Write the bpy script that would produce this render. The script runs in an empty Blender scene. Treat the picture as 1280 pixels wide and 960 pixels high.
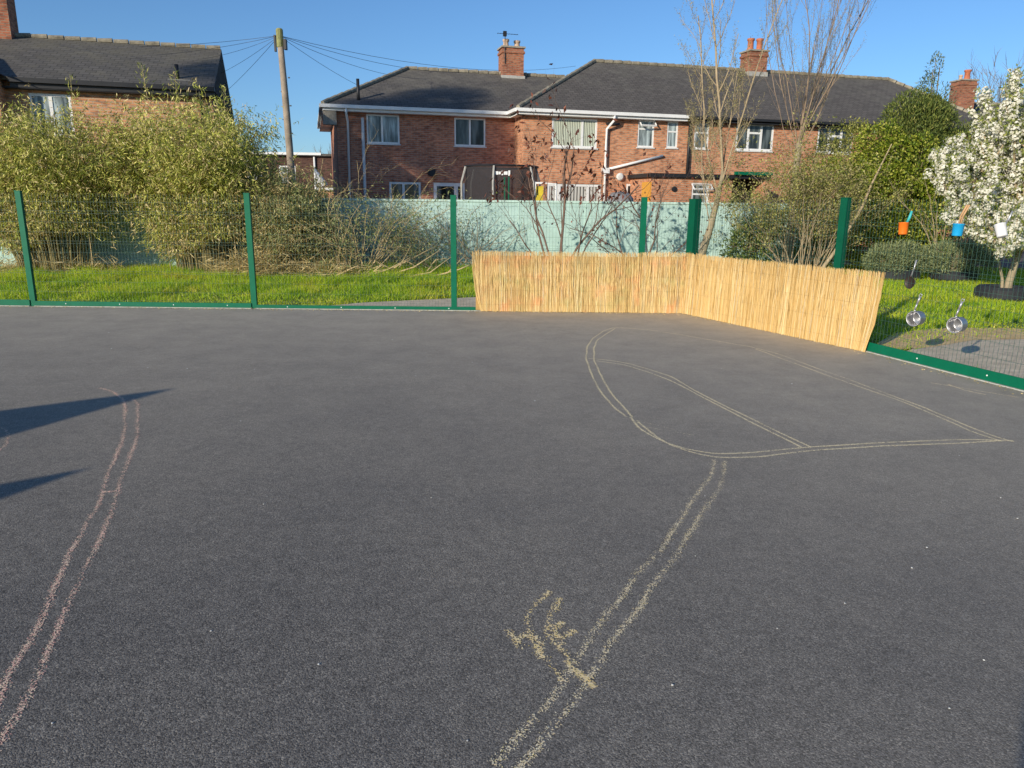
import bpy, bmesh, math, random
import numpy as np
from mathutils import Vector, noise as mnoise
random.seed(7); RNG=np.random.default_rng(7)
R=math.radians; PI=math.pi
scene=bpy.context.scene; COL=scene.collection
SUN_AZ=R(37); SUN_EL=R(16.0)          # light travels towards +x/+y, 37 deg right of the view

# ------------------------------------------------------------------ materials
def new_mat(name):
    m=bpy.data.materials.new(name); m.use_nodes=True
    nt=m.node_tree; b=nt.nodes['Principled BSDF']; return m,nt,b
def N(nt,t,**kw):
    n=nt.nodes.new(t)
    for k,v in kw.items():
        if k in n.inputs: n.inputs[k].default_value=v
        else: setattr(n,k,v)
    return n
def ramp(nt,stops,interp='LINEAR'):
    r=nt.nodes.new('ShaderNodeValToRGB'); e=r.color_ramp.elements; r.color_ramp.interpolation=interp
    while len(e)<len(stops): e.new(0.5)
    for s,(p,c) in zip(e,stops): s.position=p; s.color=(*c,1)
    return r
def simple(name,col,rough=.6,metal=0,var=.15,scale=6.,bump=0,bscale=60.,spec=.4):
    m,nt,b=new_mat(name); L=nt.links
    tc=N(nt,'ShaderNodeTexCoord'); no=N(nt,'ShaderNodeTexNoise',Scale=scale,Detail=5.,Roughness=.65)
    L.new(tc.outputs['Object'],no.inputs['Vector'])
    r=ramp(nt,[(.3,[c*(1-var) for c in col]),(.7,[min(1,c*(1+var)) for c in col])])
    L.new(no.outputs['Fac'],r.inputs['Fac']); L.new(r.outputs['Color'],b.inputs['Base Color'])
    b.inputs['Roughness'].default_value=rough; b.inputs['Metallic'].default_value=metal
    b.inputs['Specular IOR Level'].default_value=spec
    if bump:
        n2=N(nt,'ShaderNodeTexNoise',Scale=bscale,Detail=4.); L.new(tc.outputs['Object'],n2.inputs['Vector'])
        bp=N(nt,'ShaderNodeBump',Strength=bump,Distance=.01); L.new(n2.outputs['Fac'],bp.inputs['Height']); L.new(bp.outputs['Normal'],b.inputs['Normal'])
    return m
def leafmat(name,stops,trans=.3,rough=.55,spec=.3):
    """each leaf (mesh island) takes its own tone"""
    m,nt,b=new_mat(name); L=nt.links
    g=N(nt,'ShaderNodeNewGeometry'); r=ramp(nt,stops)
    L.new(g.outputs['Random Per Island'],r.inputs['Fac']); L.new(r.outputs['Color'],b.inputs['Base Color'])
    b.inputs['Roughness'].default_value=rough; b.inputs['Specular IOR Level'].default_value=spec
    t=N(nt,'ShaderNodeBsdfTranslucent'); L.new(r.outputs['Color'],t.inputs['Color'])
    mx=N(nt,'ShaderNodeMixShader',Fac=trans); L.new(b.outputs[0],mx.inputs[1]); L.new(t.outputs[0],mx.inputs[2])
    L.new(mx.outputs[0],nt.nodes['Material Output'].inputs['Surface'])
    return m
def grassmat(name,stops,trans,rough):
    m=leafmat(name,stops,trans,rough); nt=m.node_tree; L=nt.links; b=nt.nodes['Principled BSDF']
    r=[n for n in nt.nodes if n.type=='VALTORGB'][0]; t=[n for n in nt.nodes if n.type=='BSDF_TRANSLUCENT'][0]
    tc=N(nt,'ShaderNodeTexCoord'); no=N(nt,'ShaderNodeTexNoise',Scale=.9,Detail=5.,Roughness=.65); L.new(tc.outputs['Object'],no.inputs['Vector'])
    r2=ramp(nt,[(.3,(.38,.6,.5)),(.46,(.8,.92,.8)),(.56,(1,1,1)),(.68,(1.1,.9,1.3)),(.8,(.9,.66,1.7))]); L.new(no.outputs['Fac'],r2.inputs['Fac'])
    mx=N(nt,'ShaderNodeMix',data_type='RGBA',blend_type='MULTIPLY'); mx.inputs[0].default_value=1
    L.new(r.outputs['Color'],mx.inputs[6]); L.new(r2.outputs['Color'],mx.inputs[7]); L.new(mx.outputs[2],b.inputs['Base Color']); L.new(mx.outputs[2],t.inputs['Color'])
    return m
def brickmat(name,c1,c2,mortar,w=.225,h=.075,grime=.35,mort=.010):
    m,nt,b=new_mat(name); L=nt.links
    tc=N(nt,'ShaderNodeTexCoord'); s=N(nt,'ShaderNodeSeparateXYZ'); L.new(tc.outputs['Object'],s.inputs[0])
    ad=N(nt,'ShaderNodeMath',operation='ADD'); L.new(s.outputs[0],ad.inputs[0]); L.new(s.outputs[1],ad.inputs[1])
    cb=N(nt,'ShaderNodeCombineXYZ'); L.new(ad.outputs[0],cb.inputs[0]); L.new(s.outputs[2],cb.inputs[1])
    br=N(nt,'ShaderNodeTexBrick',Scale=1.0); br.inputs['Brick Width'].default_value=w; br.inputs['Row Height'].default_value=h
    br.inputs['Mortar Size'].default_value=mort; br.inputs['Mortar Smooth'].default_value=.2; br.inputs['Bias'].default_value=0
    br.inputs['Color1'].default_value=(*c1,1); br.inputs['Color2'].default_value=(*c2,1); br.inputs['Mortar'].default_value=(*mortar,1)
    L.new(cb.outputs[0],br.inputs['Vector'])
    no=N(nt,'ShaderNodeTexNoise',Scale=.9,Detail=6.,Roughness=.7); L.new(tc.outputs['Object'],no.inputs['Vector'])
    r=ramp(nt,[(.3,(1-grime,)*3),(.7,(1.1,)*3)]); L.new(no.outputs['Fac'],r.inputs['Fac'])
    mx=N(nt,'ShaderNodeMix',data_type='RGBA',blend_type='MULTIPLY'); mx.inputs[0].default_value=1
    L.new(br.outputs['Color'],mx.inputs[6]); L.new(r.outputs['Color'],mx.inputs[7])
    # single darker / burnt bricks
    n2=N(nt,'ShaderNodeTexNoise',Scale=1.,Detail=1.)
    mp=N(nt,'ShaderNodeMapping'); mp.inputs['Scale'].default_value=(4.4,13.,1); L.new(cb.outputs[0],mp.inputs[0]); L.new(mp.outputs[0],n2.inputs['Vector'])
    r2=ramp(nt,[(.33,(.62,.6,.62)),(.5,(1,1,1)),(.68,(1.15,1.1,1.05))]); L.new(n2.outputs['Fac'],r2.inputs['Fac'])
    m2=N(nt,'ShaderNodeMix',data_type='RGBA',blend_type='MULTIPLY'); m2.inputs[0].default_value=1
    L.new(mx.outputs[2],m2.inputs[6]); L.new(r2.outputs['Color'],m2.inputs[7])
    L.new(m2.outputs[2],b.inputs['Base Color']); b.inputs['Roughness'].default_value=.9; b.inputs['Specular IOR Level'].default_value=.15
    bp=N(nt,'ShaderNodeBump',Strength=.5,Distance=.008); bp.invert=True
    L.new(br.outputs['Fac'],bp.inputs['Height']); L.new(bp.outputs['Normal'],b.inputs['Normal'])
    return m
def roofmat(name,base,lichen=(.24,.22,.16),zr=7.2,amount=.5):
    m,nt,b=new_mat(name); L=nt.links
    tc=N(nt,'ShaderNodeTexCoord'); s=N(nt,'ShaderNodeSeparateXYZ'); L.new(tc.outputs['Object'],s.inputs[0])
    mu=N(nt,'ShaderNodeMath',operation='MULTIPLY'); mu.inputs[1].default_value=1.9; L.new(s.outputs[2],mu.inputs[0])
    cb=N(nt,'ShaderNodeCombineXYZ'); L.new(s.outputs[0],cb.inputs[0]); L.new(mu.outputs[0],cb.inputs[1])
    br=N(nt,'ShaderNodeTexBrick',Scale=1.0); br.inputs['Brick Width'].default_value=.27; br.inputs['Row Height'].default_value=.17
    br.inputs['Mortar Size'].default_value=.012; br.inputs['Color1'].default_value=(*[c*.86 for c in base],1); br.inputs['Color2'].default_value=(*[c*1.14 for c in base],1)
    br.inputs['Mortar'].default_value=(*[c*.55 for c in base],1); L.new(cb.outputs[0],br.inputs['Vector'])
    no=N(nt,'ShaderNodeTexNoise',Scale=1.3,Detail=8.,Roughness=.75); L.new(tc.outputs['Object'],no.inputs['Vector'])
    # streaks of lichen, heavier near the ridge
    mr=N(nt,'ShaderNodeMapRange'); mr.inputs[1].default_value=zr-2.4; mr.inputs[2].default_value=zr; mr.inputs[3].default_value=-.16; mr.inputs[4].default_value=.06
    L.new(s.outputs[2],mr.inputs[0])
    a=N(nt,'ShaderNodeMath',operation='ADD'); L.new(no.outputs['Fac'],a.inputs[0]); L.new(mr.outputs[0],a.inputs[1])
    r=ramp(nt,[(.42,(0,0,0)),(.68,(amount,)*3)]); L.new(a.outputs[0],r.inputs['Fac'])
    mx=N(nt,'ShaderNodeMix',data_type='RGBA'); L.new(r.outputs['Color'],mx.inputs[0]); L.new(br.outputs['Color'],mx.inputs[6]); mx.inputs[7].default_value=(*lichen,1)
    L.new(mx.outputs[2],b.inputs['Base Color']); b.inputs['Roughness'].default_value=.8; b.inputs['Specular IOR Level'].default_value=.2
    bp=N(nt,'ShaderNodeBump',Strength=.4,Distance=.015); bp.invert=True; L.new(br.outputs['Fac'],bp.inputs['Height']); L.new(bp.outputs['Normal'],b.inputs['Normal'])
    return m
def tarmac():
    m,nt,b=new_mat('tarmac'); L=nt.links
    tc=N(nt,'ShaderNodeTexCoord')
    v=N(nt,'ShaderNodeTexVoronoi',Scale=205.); L.new(tc.outputs['Object'],v.inputs['Vector'])
    v2=N(nt,'ShaderNodeTexVoronoi',Scale=430.); L.new(tc.outputs['Object'],v2.inputs['Vector'])
    n=N(nt,'ShaderNodeTexNoise',Scale=.55,Detail=7.,Roughness=.6); L.new(tc.outputs['Object'],n.inputs['Vector'])
    sx=N(nt,'ShaderNodeSeparateColor'); L.new(v.outputs['Color'],sx.inputs[0])
    r=ramp(nt,[(0,(.068,.063,.057)),(.4,(.150,.138,.123)),(.85,(.235,.217,.19)),(1,(.36,.33,.28))]); L.new(sx.outputs[0],r.inputs['Fac'])
    big=ramp(nt,[(.3,(.84,.84,.86)),(.7,(1.2,1.17,1.12))]); L.new(n.outputs['Fac'],big.inputs['Fac'])
    mx=N(nt,'ShaderNodeMix',data_type='RGBA',blend_type='MULTIPLY'); mx.inputs[0].default_value=1
    L.new(r.outputs['Color'],mx.inputs[6]); L.new(big.outputs['Color'],mx.inputs[7])
    n4=N(nt,'ShaderNodeTexNoise',Scale=14.,Detail=5.,Roughness=.6); L.new(tc.outputs['Object'],n4.inputs['Vector'])
    r4=ramp(nt,[(.35,(.86,.86,.86)),(.68,(1.16,1.15,1.13))]); L.new(n4.outputs['Fac'],r4.inputs['Fac'])
    mx4=N(nt,'ShaderNodeMix',data_type='RGBA',blend_type='MULTIPLY'); mx4.inputs[0].default_value=1
    L.new(mx.outputs[2],mx4.inputs[6]); L.new(r4.outputs['Color'],mx4.inputs[7])
    # paler warm tone mixed in, stronger with distance and towards the right
    n3=N(nt,'ShaderNodeTexNoise',Scale=2.2,Detail=9.,Roughness=.75); L.new(tc.outputs['Object'],n3.inputs['Vector'])
    sp=N(nt,'ShaderNodeSeparateXYZ'); L.new(tc.outputs['Object'],sp.inputs[0])
    mrr=N(nt,'ShaderNodeMapRange'); mrr.inputs[1].default_value=2.4; mrr.inputs[2].default_value=11.; mrr.inputs[3].default_value=.0; mrr.inputs[4].default_value=.52; L.new(sp.outputs[1],mrr.inputs[0])
    mrx=N(nt,'ShaderNodeMapRange'); mrx.inputs[1].default_value=-1.; mrx.inputs[2].default_value=5.; mrx.inputs[3].default_value=.0; mrx.inputs[4].default_value=.26; L.new(sp.outputs[0],mrx.inputs[0])
    aa=N(nt,'ShaderNodeMath',operation='ADD'); L.new(mrr.outputs[0],aa.inputs[0]); L.new(mrx.outputs[0],aa.inputs[1])
    r3=ramp(nt,[(.35,(.74,)*3),(.7,(1.15,)*3)]); L.new(n3.outputs['Fac'],r3.inputs['Fac'])
    mm=N(nt,'ShaderNodeMath',operation='MULTIPLY'); L.new(aa.outputs[0],mm.inputs[0]); L.new(r3.outputs['Color'],mm.inputs[1])
    m2=N(nt,'ShaderNodeMix',data_type='RGBA'); L.new(mm.outputs[0],m2.inputs[0]); L.new(mx4.outputs[2],m2.inputs[6]); m2.inputs[7].default_value=(.66,.575,.44,1)
    L.new(m2.outputs[2],b.inputs['Base Color'])
    b.inputs['Roughness'].default_value=.85; b.inputs['Specular IOR Level'].default_value=.25
    s1=N(nt,'ShaderNodeMath',operation='MULTIPLY'); s1.inputs[1].default_value=.5; L.new(v2.outputs['Distance'],s1.inputs[0])
    a=N(nt,'ShaderNodeMath',operation='ADD'); L.new(v.outputs['Distance'],a.inputs[0]); L.new(s1.outputs[0],a.inputs[1])
    bp=N(nt,'ShaderNodeBump',Strength=.5,Distance=.0028); bp.invert=True; L.new(a.outputs[0],bp.inputs['Height']); L.new(bp.outputs['Normal'],b.inputs['Normal'])
    return m
def groundmat(name,stops,scale=2.,bump=.5):
    m,nt,b=new_mat(name); L=nt.links
    tc=N(nt,'ShaderNodeTexCoord'); n=N(nt,'ShaderNodeTexNoise',Scale=scale,Detail=10.,Roughness=.75); L.new(tc.outputs['Object'],n.inputs['Vector'])
    r=ramp(nt,stops); L.new(n.outputs['Fac'],r.inputs['Fac']); L.new(r.outputs['Color'],b.inputs['Base Color'])
    b.inputs['Roughness'].default_value=.95; b.inputs['Specular IOR Level'].default_value=.1
    n2=N(nt,'ShaderNodeTexNoise',Scale=70.,Detail=5.); L.new(tc.outputs['Object'],n2.inputs['Vector'])
    bp=N(nt,'ShaderNodeBump',Strength=bump,Distance=.02); L.new(n2.outputs['Fac'],bp.inputs['Height']); L.new(bp.outputs['Normal'],b.inputs['Normal'])
    return m
def glassmat(name,col,rough=.06,stripes=None):
    m,nt,b=new_mat(name); L=nt.links
    tc=N(nt,'ShaderNodeTexCoord')
    if stripes:
        w=N(nt,'ShaderNodeTexWave',Scale=stripes,Distortion=.4); w.bands_direction='X'
        L.new(tc.outputs['Object'],w.inputs['Vector'])
        r=ramp(nt,[(.1,[c*.12 for c in col]),(.45,col)]); L.new(w.outputs['Fac'],r.inputs['Fac'])
    else:
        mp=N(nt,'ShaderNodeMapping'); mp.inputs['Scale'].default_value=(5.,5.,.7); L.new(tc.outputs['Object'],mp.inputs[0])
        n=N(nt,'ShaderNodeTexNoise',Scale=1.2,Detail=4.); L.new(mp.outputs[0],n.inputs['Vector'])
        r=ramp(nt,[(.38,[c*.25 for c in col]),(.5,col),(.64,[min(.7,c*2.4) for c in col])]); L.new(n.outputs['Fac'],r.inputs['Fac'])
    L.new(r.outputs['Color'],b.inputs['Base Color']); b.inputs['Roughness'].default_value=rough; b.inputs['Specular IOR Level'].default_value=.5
    return m
M={}
M['tarmac']=tarmac()
M['soil']=groundmat('soil',[(.3,(.10,.13,.03)),(.5,(.17,.21,.05)),(.7,(.28,.27,.10))],2.,.1)
M['path']=groundmat('path',[(.35,(.52,.43,.30)),(.65,(.78,.66,.48))],5.,.08)
M['sand']=groundmat('sand',[(.35,(.55,.38,.17)),(.65,(.86,.64,.33))],6.,.08)
M['paving']=groundmat('paving',[(.3,(.12,.11,.1)),(.7,(.22,.2,.18))],1.,.1)
M['grass']=grassmat('grass',[(0,(.28,.42,.015)),(.45,(.54,.70,.03)),(.8,(.74,.80,.06)),(1,(.82,.75,.22))],.5,.5)
M['green']=simple('green_paint',(.002,.125,.064),.5,0,.10,9,0,60,.18)
M['greendk']=simple('green_paint_dark',(.002,.08,.042),.55,0,.1,6,0,60,.15)
M['wire']=simple('wire_green',(.05,.11,.085),.5,0,.1)
M['edge']=simple('edge_concrete',(.42,.42,.38),.9,0,.25,14,.4)
M['mint']=simple('mint_paint',(.44,.61,.565),.75,0,.12,2.2,.25,40)
M['mintcap']=simple('mint_cap',(.52,.70,.63),.7,0,.12,5)
M['brickR']=brickmat('orange_red_brick',(.70,.315,.165),(.55,.225,.115),(.48,.36,.26))
M['brickL']=brickmat('shaded_red_brick',(.62,.25,.14),(.46,.165,.10),(.46,.33,.25))  # red brick toned down to carry part of the left house's shade
M['brickO']=brickmat('sunlit_orange_brick',(.66,.34,.18),(.54,.25,.13),(.48,.38,.28))
M['brickC']=brickmat('chimney_brick',(.42,.16,.085),(.33,.115,.07),(.30,.22,.16))
M['brickD']=brickmat('shaded_brown_brick',(.13,.06,.045),(.09,.045,.035),(.12,.09,.075))  # brick colour darkened to hold the far terrace's shade
M['roofL']=roofmat('brown_slate',(.115,.105,.095),(.24,.22,.17),7.2,.5)
M['roofR']=roofmat('grey_slate',(.118,.106,.095),(.22,.21,.17),7.8,.4)
M['roofH']=roofmat('dark_slate',(.12,.112,.1),(.2,.18,.12),6.6,.45)
M['ridge']=simple('ridge_tile',(.26,.23,.17),.9,0,.5,5,.4)
M['white']=simple('white_upvc',(.78,.78,.76),.4,0,.05,3)
M['whitew']=simple('weathered_white',(.66,.66,.63),.6,0,.12,3)
M['black']=simple('black_gutter',(.02,.02,.022),.5,0,.2)
M['dark']=simple('dark_void',(.012,.012,.012),.9,0,.2)
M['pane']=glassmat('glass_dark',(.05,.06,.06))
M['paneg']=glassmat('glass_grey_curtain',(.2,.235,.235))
M['paneb']=glassmat('glass_pale_blind',(.62,.66,.52),.25,4.5)
M['panev']=glassmat('glass_vertical_blind',(.58,.57,.52),.25,2.4)
M['lead']=simple('lead_flashing',(.38,.37,.34),.7,0,.2)
M['pot']=simple('terracotta',(.45,.15,.075),.8,0,.25,8,.2)
M['potbuff']=simple('buff_clay',(.5,.36,.26),.8,0,.2,8)
M['stone']=simple('stone_cap',(.3,.27,.22),.9,0,.3,8)
M['pole']=simple('weathered_pole',(.29,.235,.18),.85,0,.3,4,.4,25)
M['lichen']=simple('lichen_cap',(.24,.24,.10),.9,0,.3,14)
M['cable']=simple('cable',(.07,.07,.08),.6)
M['reed']=leafmat('reed',[(0,(.44,.27,.09)),(.06,(.60,.39,.14)),(.4,(.73,.50,.20)),(.8,(.83,.62,.29)),(.96,(.88,.73,.42)),(1,(.6,.54,.43))],.10,.55)
M['reedstain']=leafmat('reed_stained',[(0,(.40,.23,.07)),(.08,(.56,.35,.12)),(.45,(.72,.48,.18)),(.8,(.83,.61,.26)),(.96,(.88,.72,.40)),(1,(.55,.50,.40))],.1)
def stain(m):
    nt=m.node_tree; L=nt.links; b=nt.nodes['Principled BSDF']; r=[n for n in nt.nodes if n.type=='VALTORGB'][0]
    tc=N(nt,'ShaderNodeTexCoord'); no=N(nt,'ShaderNodeTexNoise',Scale=3.2,Detail=4.,Roughness=.6); L.new(tc.outputs['Object'],no.inputs['Vector'])
    r2=ramp(nt,[(.30,(.84,.97,.92)),(.42,(.97,1,.97)),(.55,(1,.99,1)),(.66,(1.08,.89,.89)),(.75,(1.1,.84,.82))]); L.new(no.outputs['Fac'],r2.inputs['Fac'])
    mx=N(nt,'ShaderNodeMix',data_type='RGBA',blend_type='MULTIPLY'); mx.inputs[0].default_value=1
    L.new(r.outputs['Color'],mx.inputs[6]); L.new(r2.outputs['Color'],mx.inputs[7]); L.new(mx.outputs[2],b.inputs['Base Color'])
stain(M['reedstain'])
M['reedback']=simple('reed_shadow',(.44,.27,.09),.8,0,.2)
M['tie']=simple('tie_wire',(.3,.2,.09),.6,.4)
M['bark']=simple('bark_grey_brown',(.20,.155,.10),.9,0,.35,7,.5)
M['barkpale']=simple('bark_pale_olive',(.31,.255,.165),.9,0,.3,6,.4)
M['twig']=simple('twig_tan',(.36,.28,.175),.85,0,.3,6)
M['twigred']=simple('twig_red_brown',(.29,.21,.145),.85,0,.35,3)
M['twigfar']=simple('twig_far',(.18,.15,.12),.9,0,.2,3)
M['stub']=simple('twig_purple_brown',(.16,.10,.075),.85,0,.3,5)
M['culm']=simple('culm',(.24,.2,.085),.6,0,.3,3)
M['straw']=simple('straw_stem',(.50,.38,.20),.8,0,.3,4)
M['bamboo']=leafmat('bamboo_leaf',[(0,(.05,.075,.012)),(.28,(.28,.34,.05)),(.6,(.62,.62,.13)),(.88,(.82,.73,.25)),(1,(.92,.80,.46))],.3)
M['bamboodry']=leafmat('bamboo_dry_leaf',[(0,(.28,.22,.09)),(.4,(.54,.43,.18)),(.8,(.74,.58,.28)),(1,(.82,.66,.38))],.3)
M['bamboogr']=leafmat('bamboo_green_leaf',[(0,(.10,.14,.05)),(.5,(.28,.32,.11)),(1,(.5,.48,.22))],.3)
M['laurel']=leafmat('laurel_leaf',[(0,(.06,.11,.012)),(.4,(.185,.26,.02)),(.75,(.36,.39,.045)),(1,(.54,.51,.12))],.28,.45)
M['laurelolive']=leafmat('olive_leaf',[(0,(.11,.13,.03)),(.5,(.28,.30,.06)),(1,(.46,.43,.14))],.28,.5)
M['olivemix']=leafmat('olive_dry_leaf',[(0,(.05,.07,.02)),(.45,(.2,.22,.06)),(.75,(.42,.36,.13)),(1,(.66,.52,.26))],.25)
M['conifer']=leafmat('conifer_spray',[(0,(.05,.08,.018)),(.5,(.12,.16,.035)),(.85,(.22,.26,.055)),(1,(.32,.31,.09))],.2,.6)
M['spruce']=leafmat('blue_green_spray',[(0,(.06,.10,.07)),(.6,(.14,.2,.13)),(1,(.24,.3,.2))],.2,.6)
M['flower']=leafmat('white_petal',[(0,(.58,.57,.42)),(.3,(.78,.76,.64)),(1,(.90,.88,.81))],.3,.6,.2)
M['bud']=leafmat('spring_leaf',[(0,(.10,.15,.03)),(.6,(.30,.36,.07)),(1,(.46,.46,.14))],.3)
M['budtan']=leafmat('tan_bud',[(0,(.24,.19,.08)),(.6,(.38,.34,.13)),(1,(.5,.46,.24))],.3)
M['rustleaf']=leafmat('rust_leaf',[(0,(.06,.02,.015)),(.6,(.14,.045,.03)),(1,(.28,.10,.06))],.2)
M['darkleaf']=leafmat('dark_leaf',[(0,(.05,.085,.02)),(.6,(.14,.19,.04)),(1,(.26,.30,.08))],.2,.4)
M['heath']=leafmat('grey_green_spray',[(0,(.10,.13,.06)),(.5,(.23,.28,.13)),(1,(.40,.43,.22))],.2,.7)
M['tyre']=simple('tyre_rubber',(.022,.025,.03),.75,0,.2,12,.4,50)
M['earth']=simple('planter_soil',(.05,.035,.025),1,0,.3,20,.6)
M['steel']=simple('brushed_aluminium',(.46,.46,.47),.42,.65,.08,20)
M['steelin']=simple('inside_aluminium',(.34,.34,.35),.3,.8,.25,12)
M['pan']=simple('dark_pan',(.05,.035,.03),.5,.3,.25,12)
M['orange']=simple('orange_plastic',(.80,.17,.012),.4,0,.05)
M['teal']=simple('teal_strap',(.05,.42,.42),.5)
M['blue']=simple('sky_blue_plastic',(.012,.34,.66),.4,0,.05)
M['wood']=simple('pale_wood',(.55,.33,.16),.7,0,.2,10)
M['plastic']=simple('white_plastic',(.74,.74,.75),.4,0,.04)
M['yellow']=simple('yellow_plastic',(.55,.43,.03),.4)
M['orangedoor']=simple('orange_door_paint',(.62,.31,.05),.5,0,.08)
M['tarp']=simple('grey_cover',(.22,.22,.23),.7,0,.15,3,.3,8)
M['cloth']=simple('white_canvas',(.72,.70,.66),.8)
M['chalky']=leafmat('yellow_chalk',[(0,(.80,.62,.36)),(.5,(.95,.80,.52)),(.9,(.97,.90,.68)),(1,(.95,.74,.18))],0,1.,0)
M['chalkw']=leafmat('cream_chalk',[(0,(.72,.60,.36)),(.5,(.90,.78,.50)),(1,(.96,.88,.64))],0,1.,0)
M['chalkh']=leafmat('golden_chalk',[(0,(.85,.60,.28)),(.45,(.95,.78,.45)),(.75,(.97,.86,.60)),(1,(.95,.68,.10))],0,1.,0)
M['chalkp']=leafmat('pink_chalk',[(0,(.85,.42,.36)),(.35,(.92,.58,.45)),(.7,(.95,.74,.52)),(1,(.95,.85,.62))],0,1.,0)
M['chip']=simple('white_chip',(.7,.69,.64),.8)
M['log']=simple('shadow_post_timber',(.3,.2,.11),.8,0,.25,5)
def netmat():
    m,nt,b=new_mat('black_net'); b.inputs['Base Color'].default_value=(.035,.032,.035,1); b.inputs['Roughness'].default_value=.9
    t=N(nt,'ShaderNodeBsdfTransparent'); mx=N(nt,'ShaderNodeMixShader',Fac=.72)
    nt.links.new(t.outputs[0],mx.inputs[1]); nt.links.new(b.outputs[0],mx.inputs[2]); nt.links.new(mx.outputs[0],nt.nodes['Material Output'].inputs['Surface'])
    return m
M['net']=netmat()

# ------------------------------------------------------------------ builders
def tag(o,label=None,cat=None,group=None,kind=None):
    if label: o['label']=label
    if cat: o['category']=cat
    if group: o['group']=group
    if kind: o['kind']=kind
    return o
def thing(name,label,cat,loc=(0,0,0),rotz=0,group=None):
    o=bpy.data.objects.new(name,None); COL.objects.link(o); o.location=loc; o.rotation_euler=(0,0,rotz); o.empty_display_size=.2
    return tag(o,label,cat,group)
def link(name,me,parent=None,loc=(0,0,0),rot=(0,0,0)):
    o=bpy.data.objects.new(name,me); COL.objects.link(o)
    if parent: o.parent=parent
    o.location=loc; o.rotation_euler=rot
    return o
class MB:
    def __init__(s): s.v=[]; s.f=[]
    def add(s,vs,fs):
        k=len(s.v); s.v+= [tuple(v) for v in vs]; s.f+=[tuple(i+k for i in f) for f in fs]
    def box(s,x0,x1,y0,y1,z0,z1):
        s.add([(x0,y0,z0),(x1,y0,z0),(x1,y1,z0),(x0,y1,z0),(x0,y0,z1),(x1,y0,z1),(x1,y1,z1),(x0,y1,z1)],
              [(3,2,1,0),(4,5,6,7),(0,1,5,4),(1,2,6,5),(2,3,7,6),(3,0,4,7)]); return s
    def tube(s,pts,rad,n=5,cap=True):
        pts=[Vector(p) for p in pts]
        if not hasattr(rad,'__len__'): rad=[rad]*len(pts)
        rings=[]; up=Vector((.31,.17,.94))
        for i,p in enumerate(pts):
            d=(pts[min(i+1,len(pts)-1)]-pts[max(i-1,0)])
            d=d.normalized() if d.length>1e-9 else Vector((0,0,1))
            a=d.cross(up)
            if a.length<.05: a=d.cross(Vector((1,0,0)))
            a.normalize(); b=d.cross(a)
            rings.append([p+(a*math.cos(2*PI*k/n)+b*math.sin(2*PI*k/n))*rad[i] for k in range(n)])
        k=len(s.v)
        for r in rings: s.v+=[tuple(v) for v in r]
        for i in range(len(pts)-1):
            for j in range(n):
                s.f.append((k+i*n+j,k+i*n+(j+1)%n,k+(i+1)*n+(j+1)%n,k+(i+1)*n+j))
        if cap and n>2:
            s.f.append(tuple(k+j for j in range(n))[::-1]); s.f.append(tuple(k+(len(pts)-1)*n+j for j in range(n)))
        return s
    def lathe(s,prof,n=24,origin=(0,0,0),axis=(0,0,1)):
        ax=Vector(axis).normalized(); a=ax.orthogonal().normalized(); b=ax.cross(a); o=Vector(origin); k=len(s.v)
        for r,z in prof:
            for j in range(n):
                t=2*PI*j/n; s.v.append(tuple(o+ax*z+(a*math.cos(t)+b*math.sin(t))*r))
        for i in range(len(prof)-1):
            for j in range(n): s.f.append((k+i*n+j,k+i*n+(j+1)%n,k+(i+1)*n+(j+1)%n,k+(i+1)*n+j))
        return s
    def prism(s,poly,y0,y1):
        """poly: list of (x,z) extruded along y"""
        n=len(poly); k=len(s.v)
        s.v+=[(x,y0,z) for x,z in poly]+[(x,y1,z) for x,z in poly]
        s.f.append(tuple(k+i for i in range(n))); s.f.append(tuple(k+n+i for i in range(n))[::-1])
        for i in range(n): s.f.append((k+i,k+n+i,k+n+(i+1)%n,k+(i+1)%n))
        return s
    def build(s,name,mat,parent=None,smooth=False,loc=(0,0,0),rot=(0,0,0)):
        me=bpy.data.meshes.new(name); me.from_pydata(s.v,[],s.f); me.materials.append(mat)
        if smooth: me.polygons.foreach_set('use_smooth',[True]*len(me.polygons))
        me.update()
        return link(name,me,parent,loc,rot)
def arr_mesh(name,verts,nper,mat,parent=None,loc=(0,0,0)):
    """verts: (n*nper,3) array, each nper verts one face"""
    verts=np.asarray(verts,dtype=np.float32).reshape(-1,3); n=len(verts)//nper
    me=bpy.data.meshes.new(name); me.vertices.add(len(verts)); me.vertices.foreach_set('co',verts.ravel())
    me.loops.add(len(verts)); me.loops.foreach_set('vertex_index',np.arange(len(verts),dtype=np.int32))
    me.polygons.add(n); me.polygons.foreach_set('loop_start',np.arange(0,len(verts),nper,dtype=np.int32))
    try: me.polygons.foreach_set('loop_total',np.full(n,nper,dtype=np.int32))
    except Exception: pass
    me.update(calc_edges=True); me.validate(); me.materials.append(mat)
    return link(name,me,parent,loc)
def unit(a): return a/np.maximum(np.linalg.norm(a,axis=-1,keepdims=True),1e-9)
def leaf_quads(P,D,Ln,Wd,widest=.4):
    """diamond leaves: base P, direction D, lengths, widths"""
    n=len(P); D=unit(D); rv=unit(RNG.normal(size=(n,3))); S=unit(np.cross(D,rv)); Nn=np.cross(D,S)
    Ln=np.broadcast_to(np.asarray(Ln,float),(n,))[:,None]; Wd=np.broadcast_to(np.asarray(Wd,float),(n,))[:,None]
    mid=P+D*Ln*widest+Nn*Wd*.25
    out=np.stack([P,mid+S*Wd*.5,P+D*Ln,mid-S*Wd*.5],axis=1)
    return out.reshape(-1,3)
def randdir(n): return unit(RNG.normal(size=(n,3)))

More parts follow.
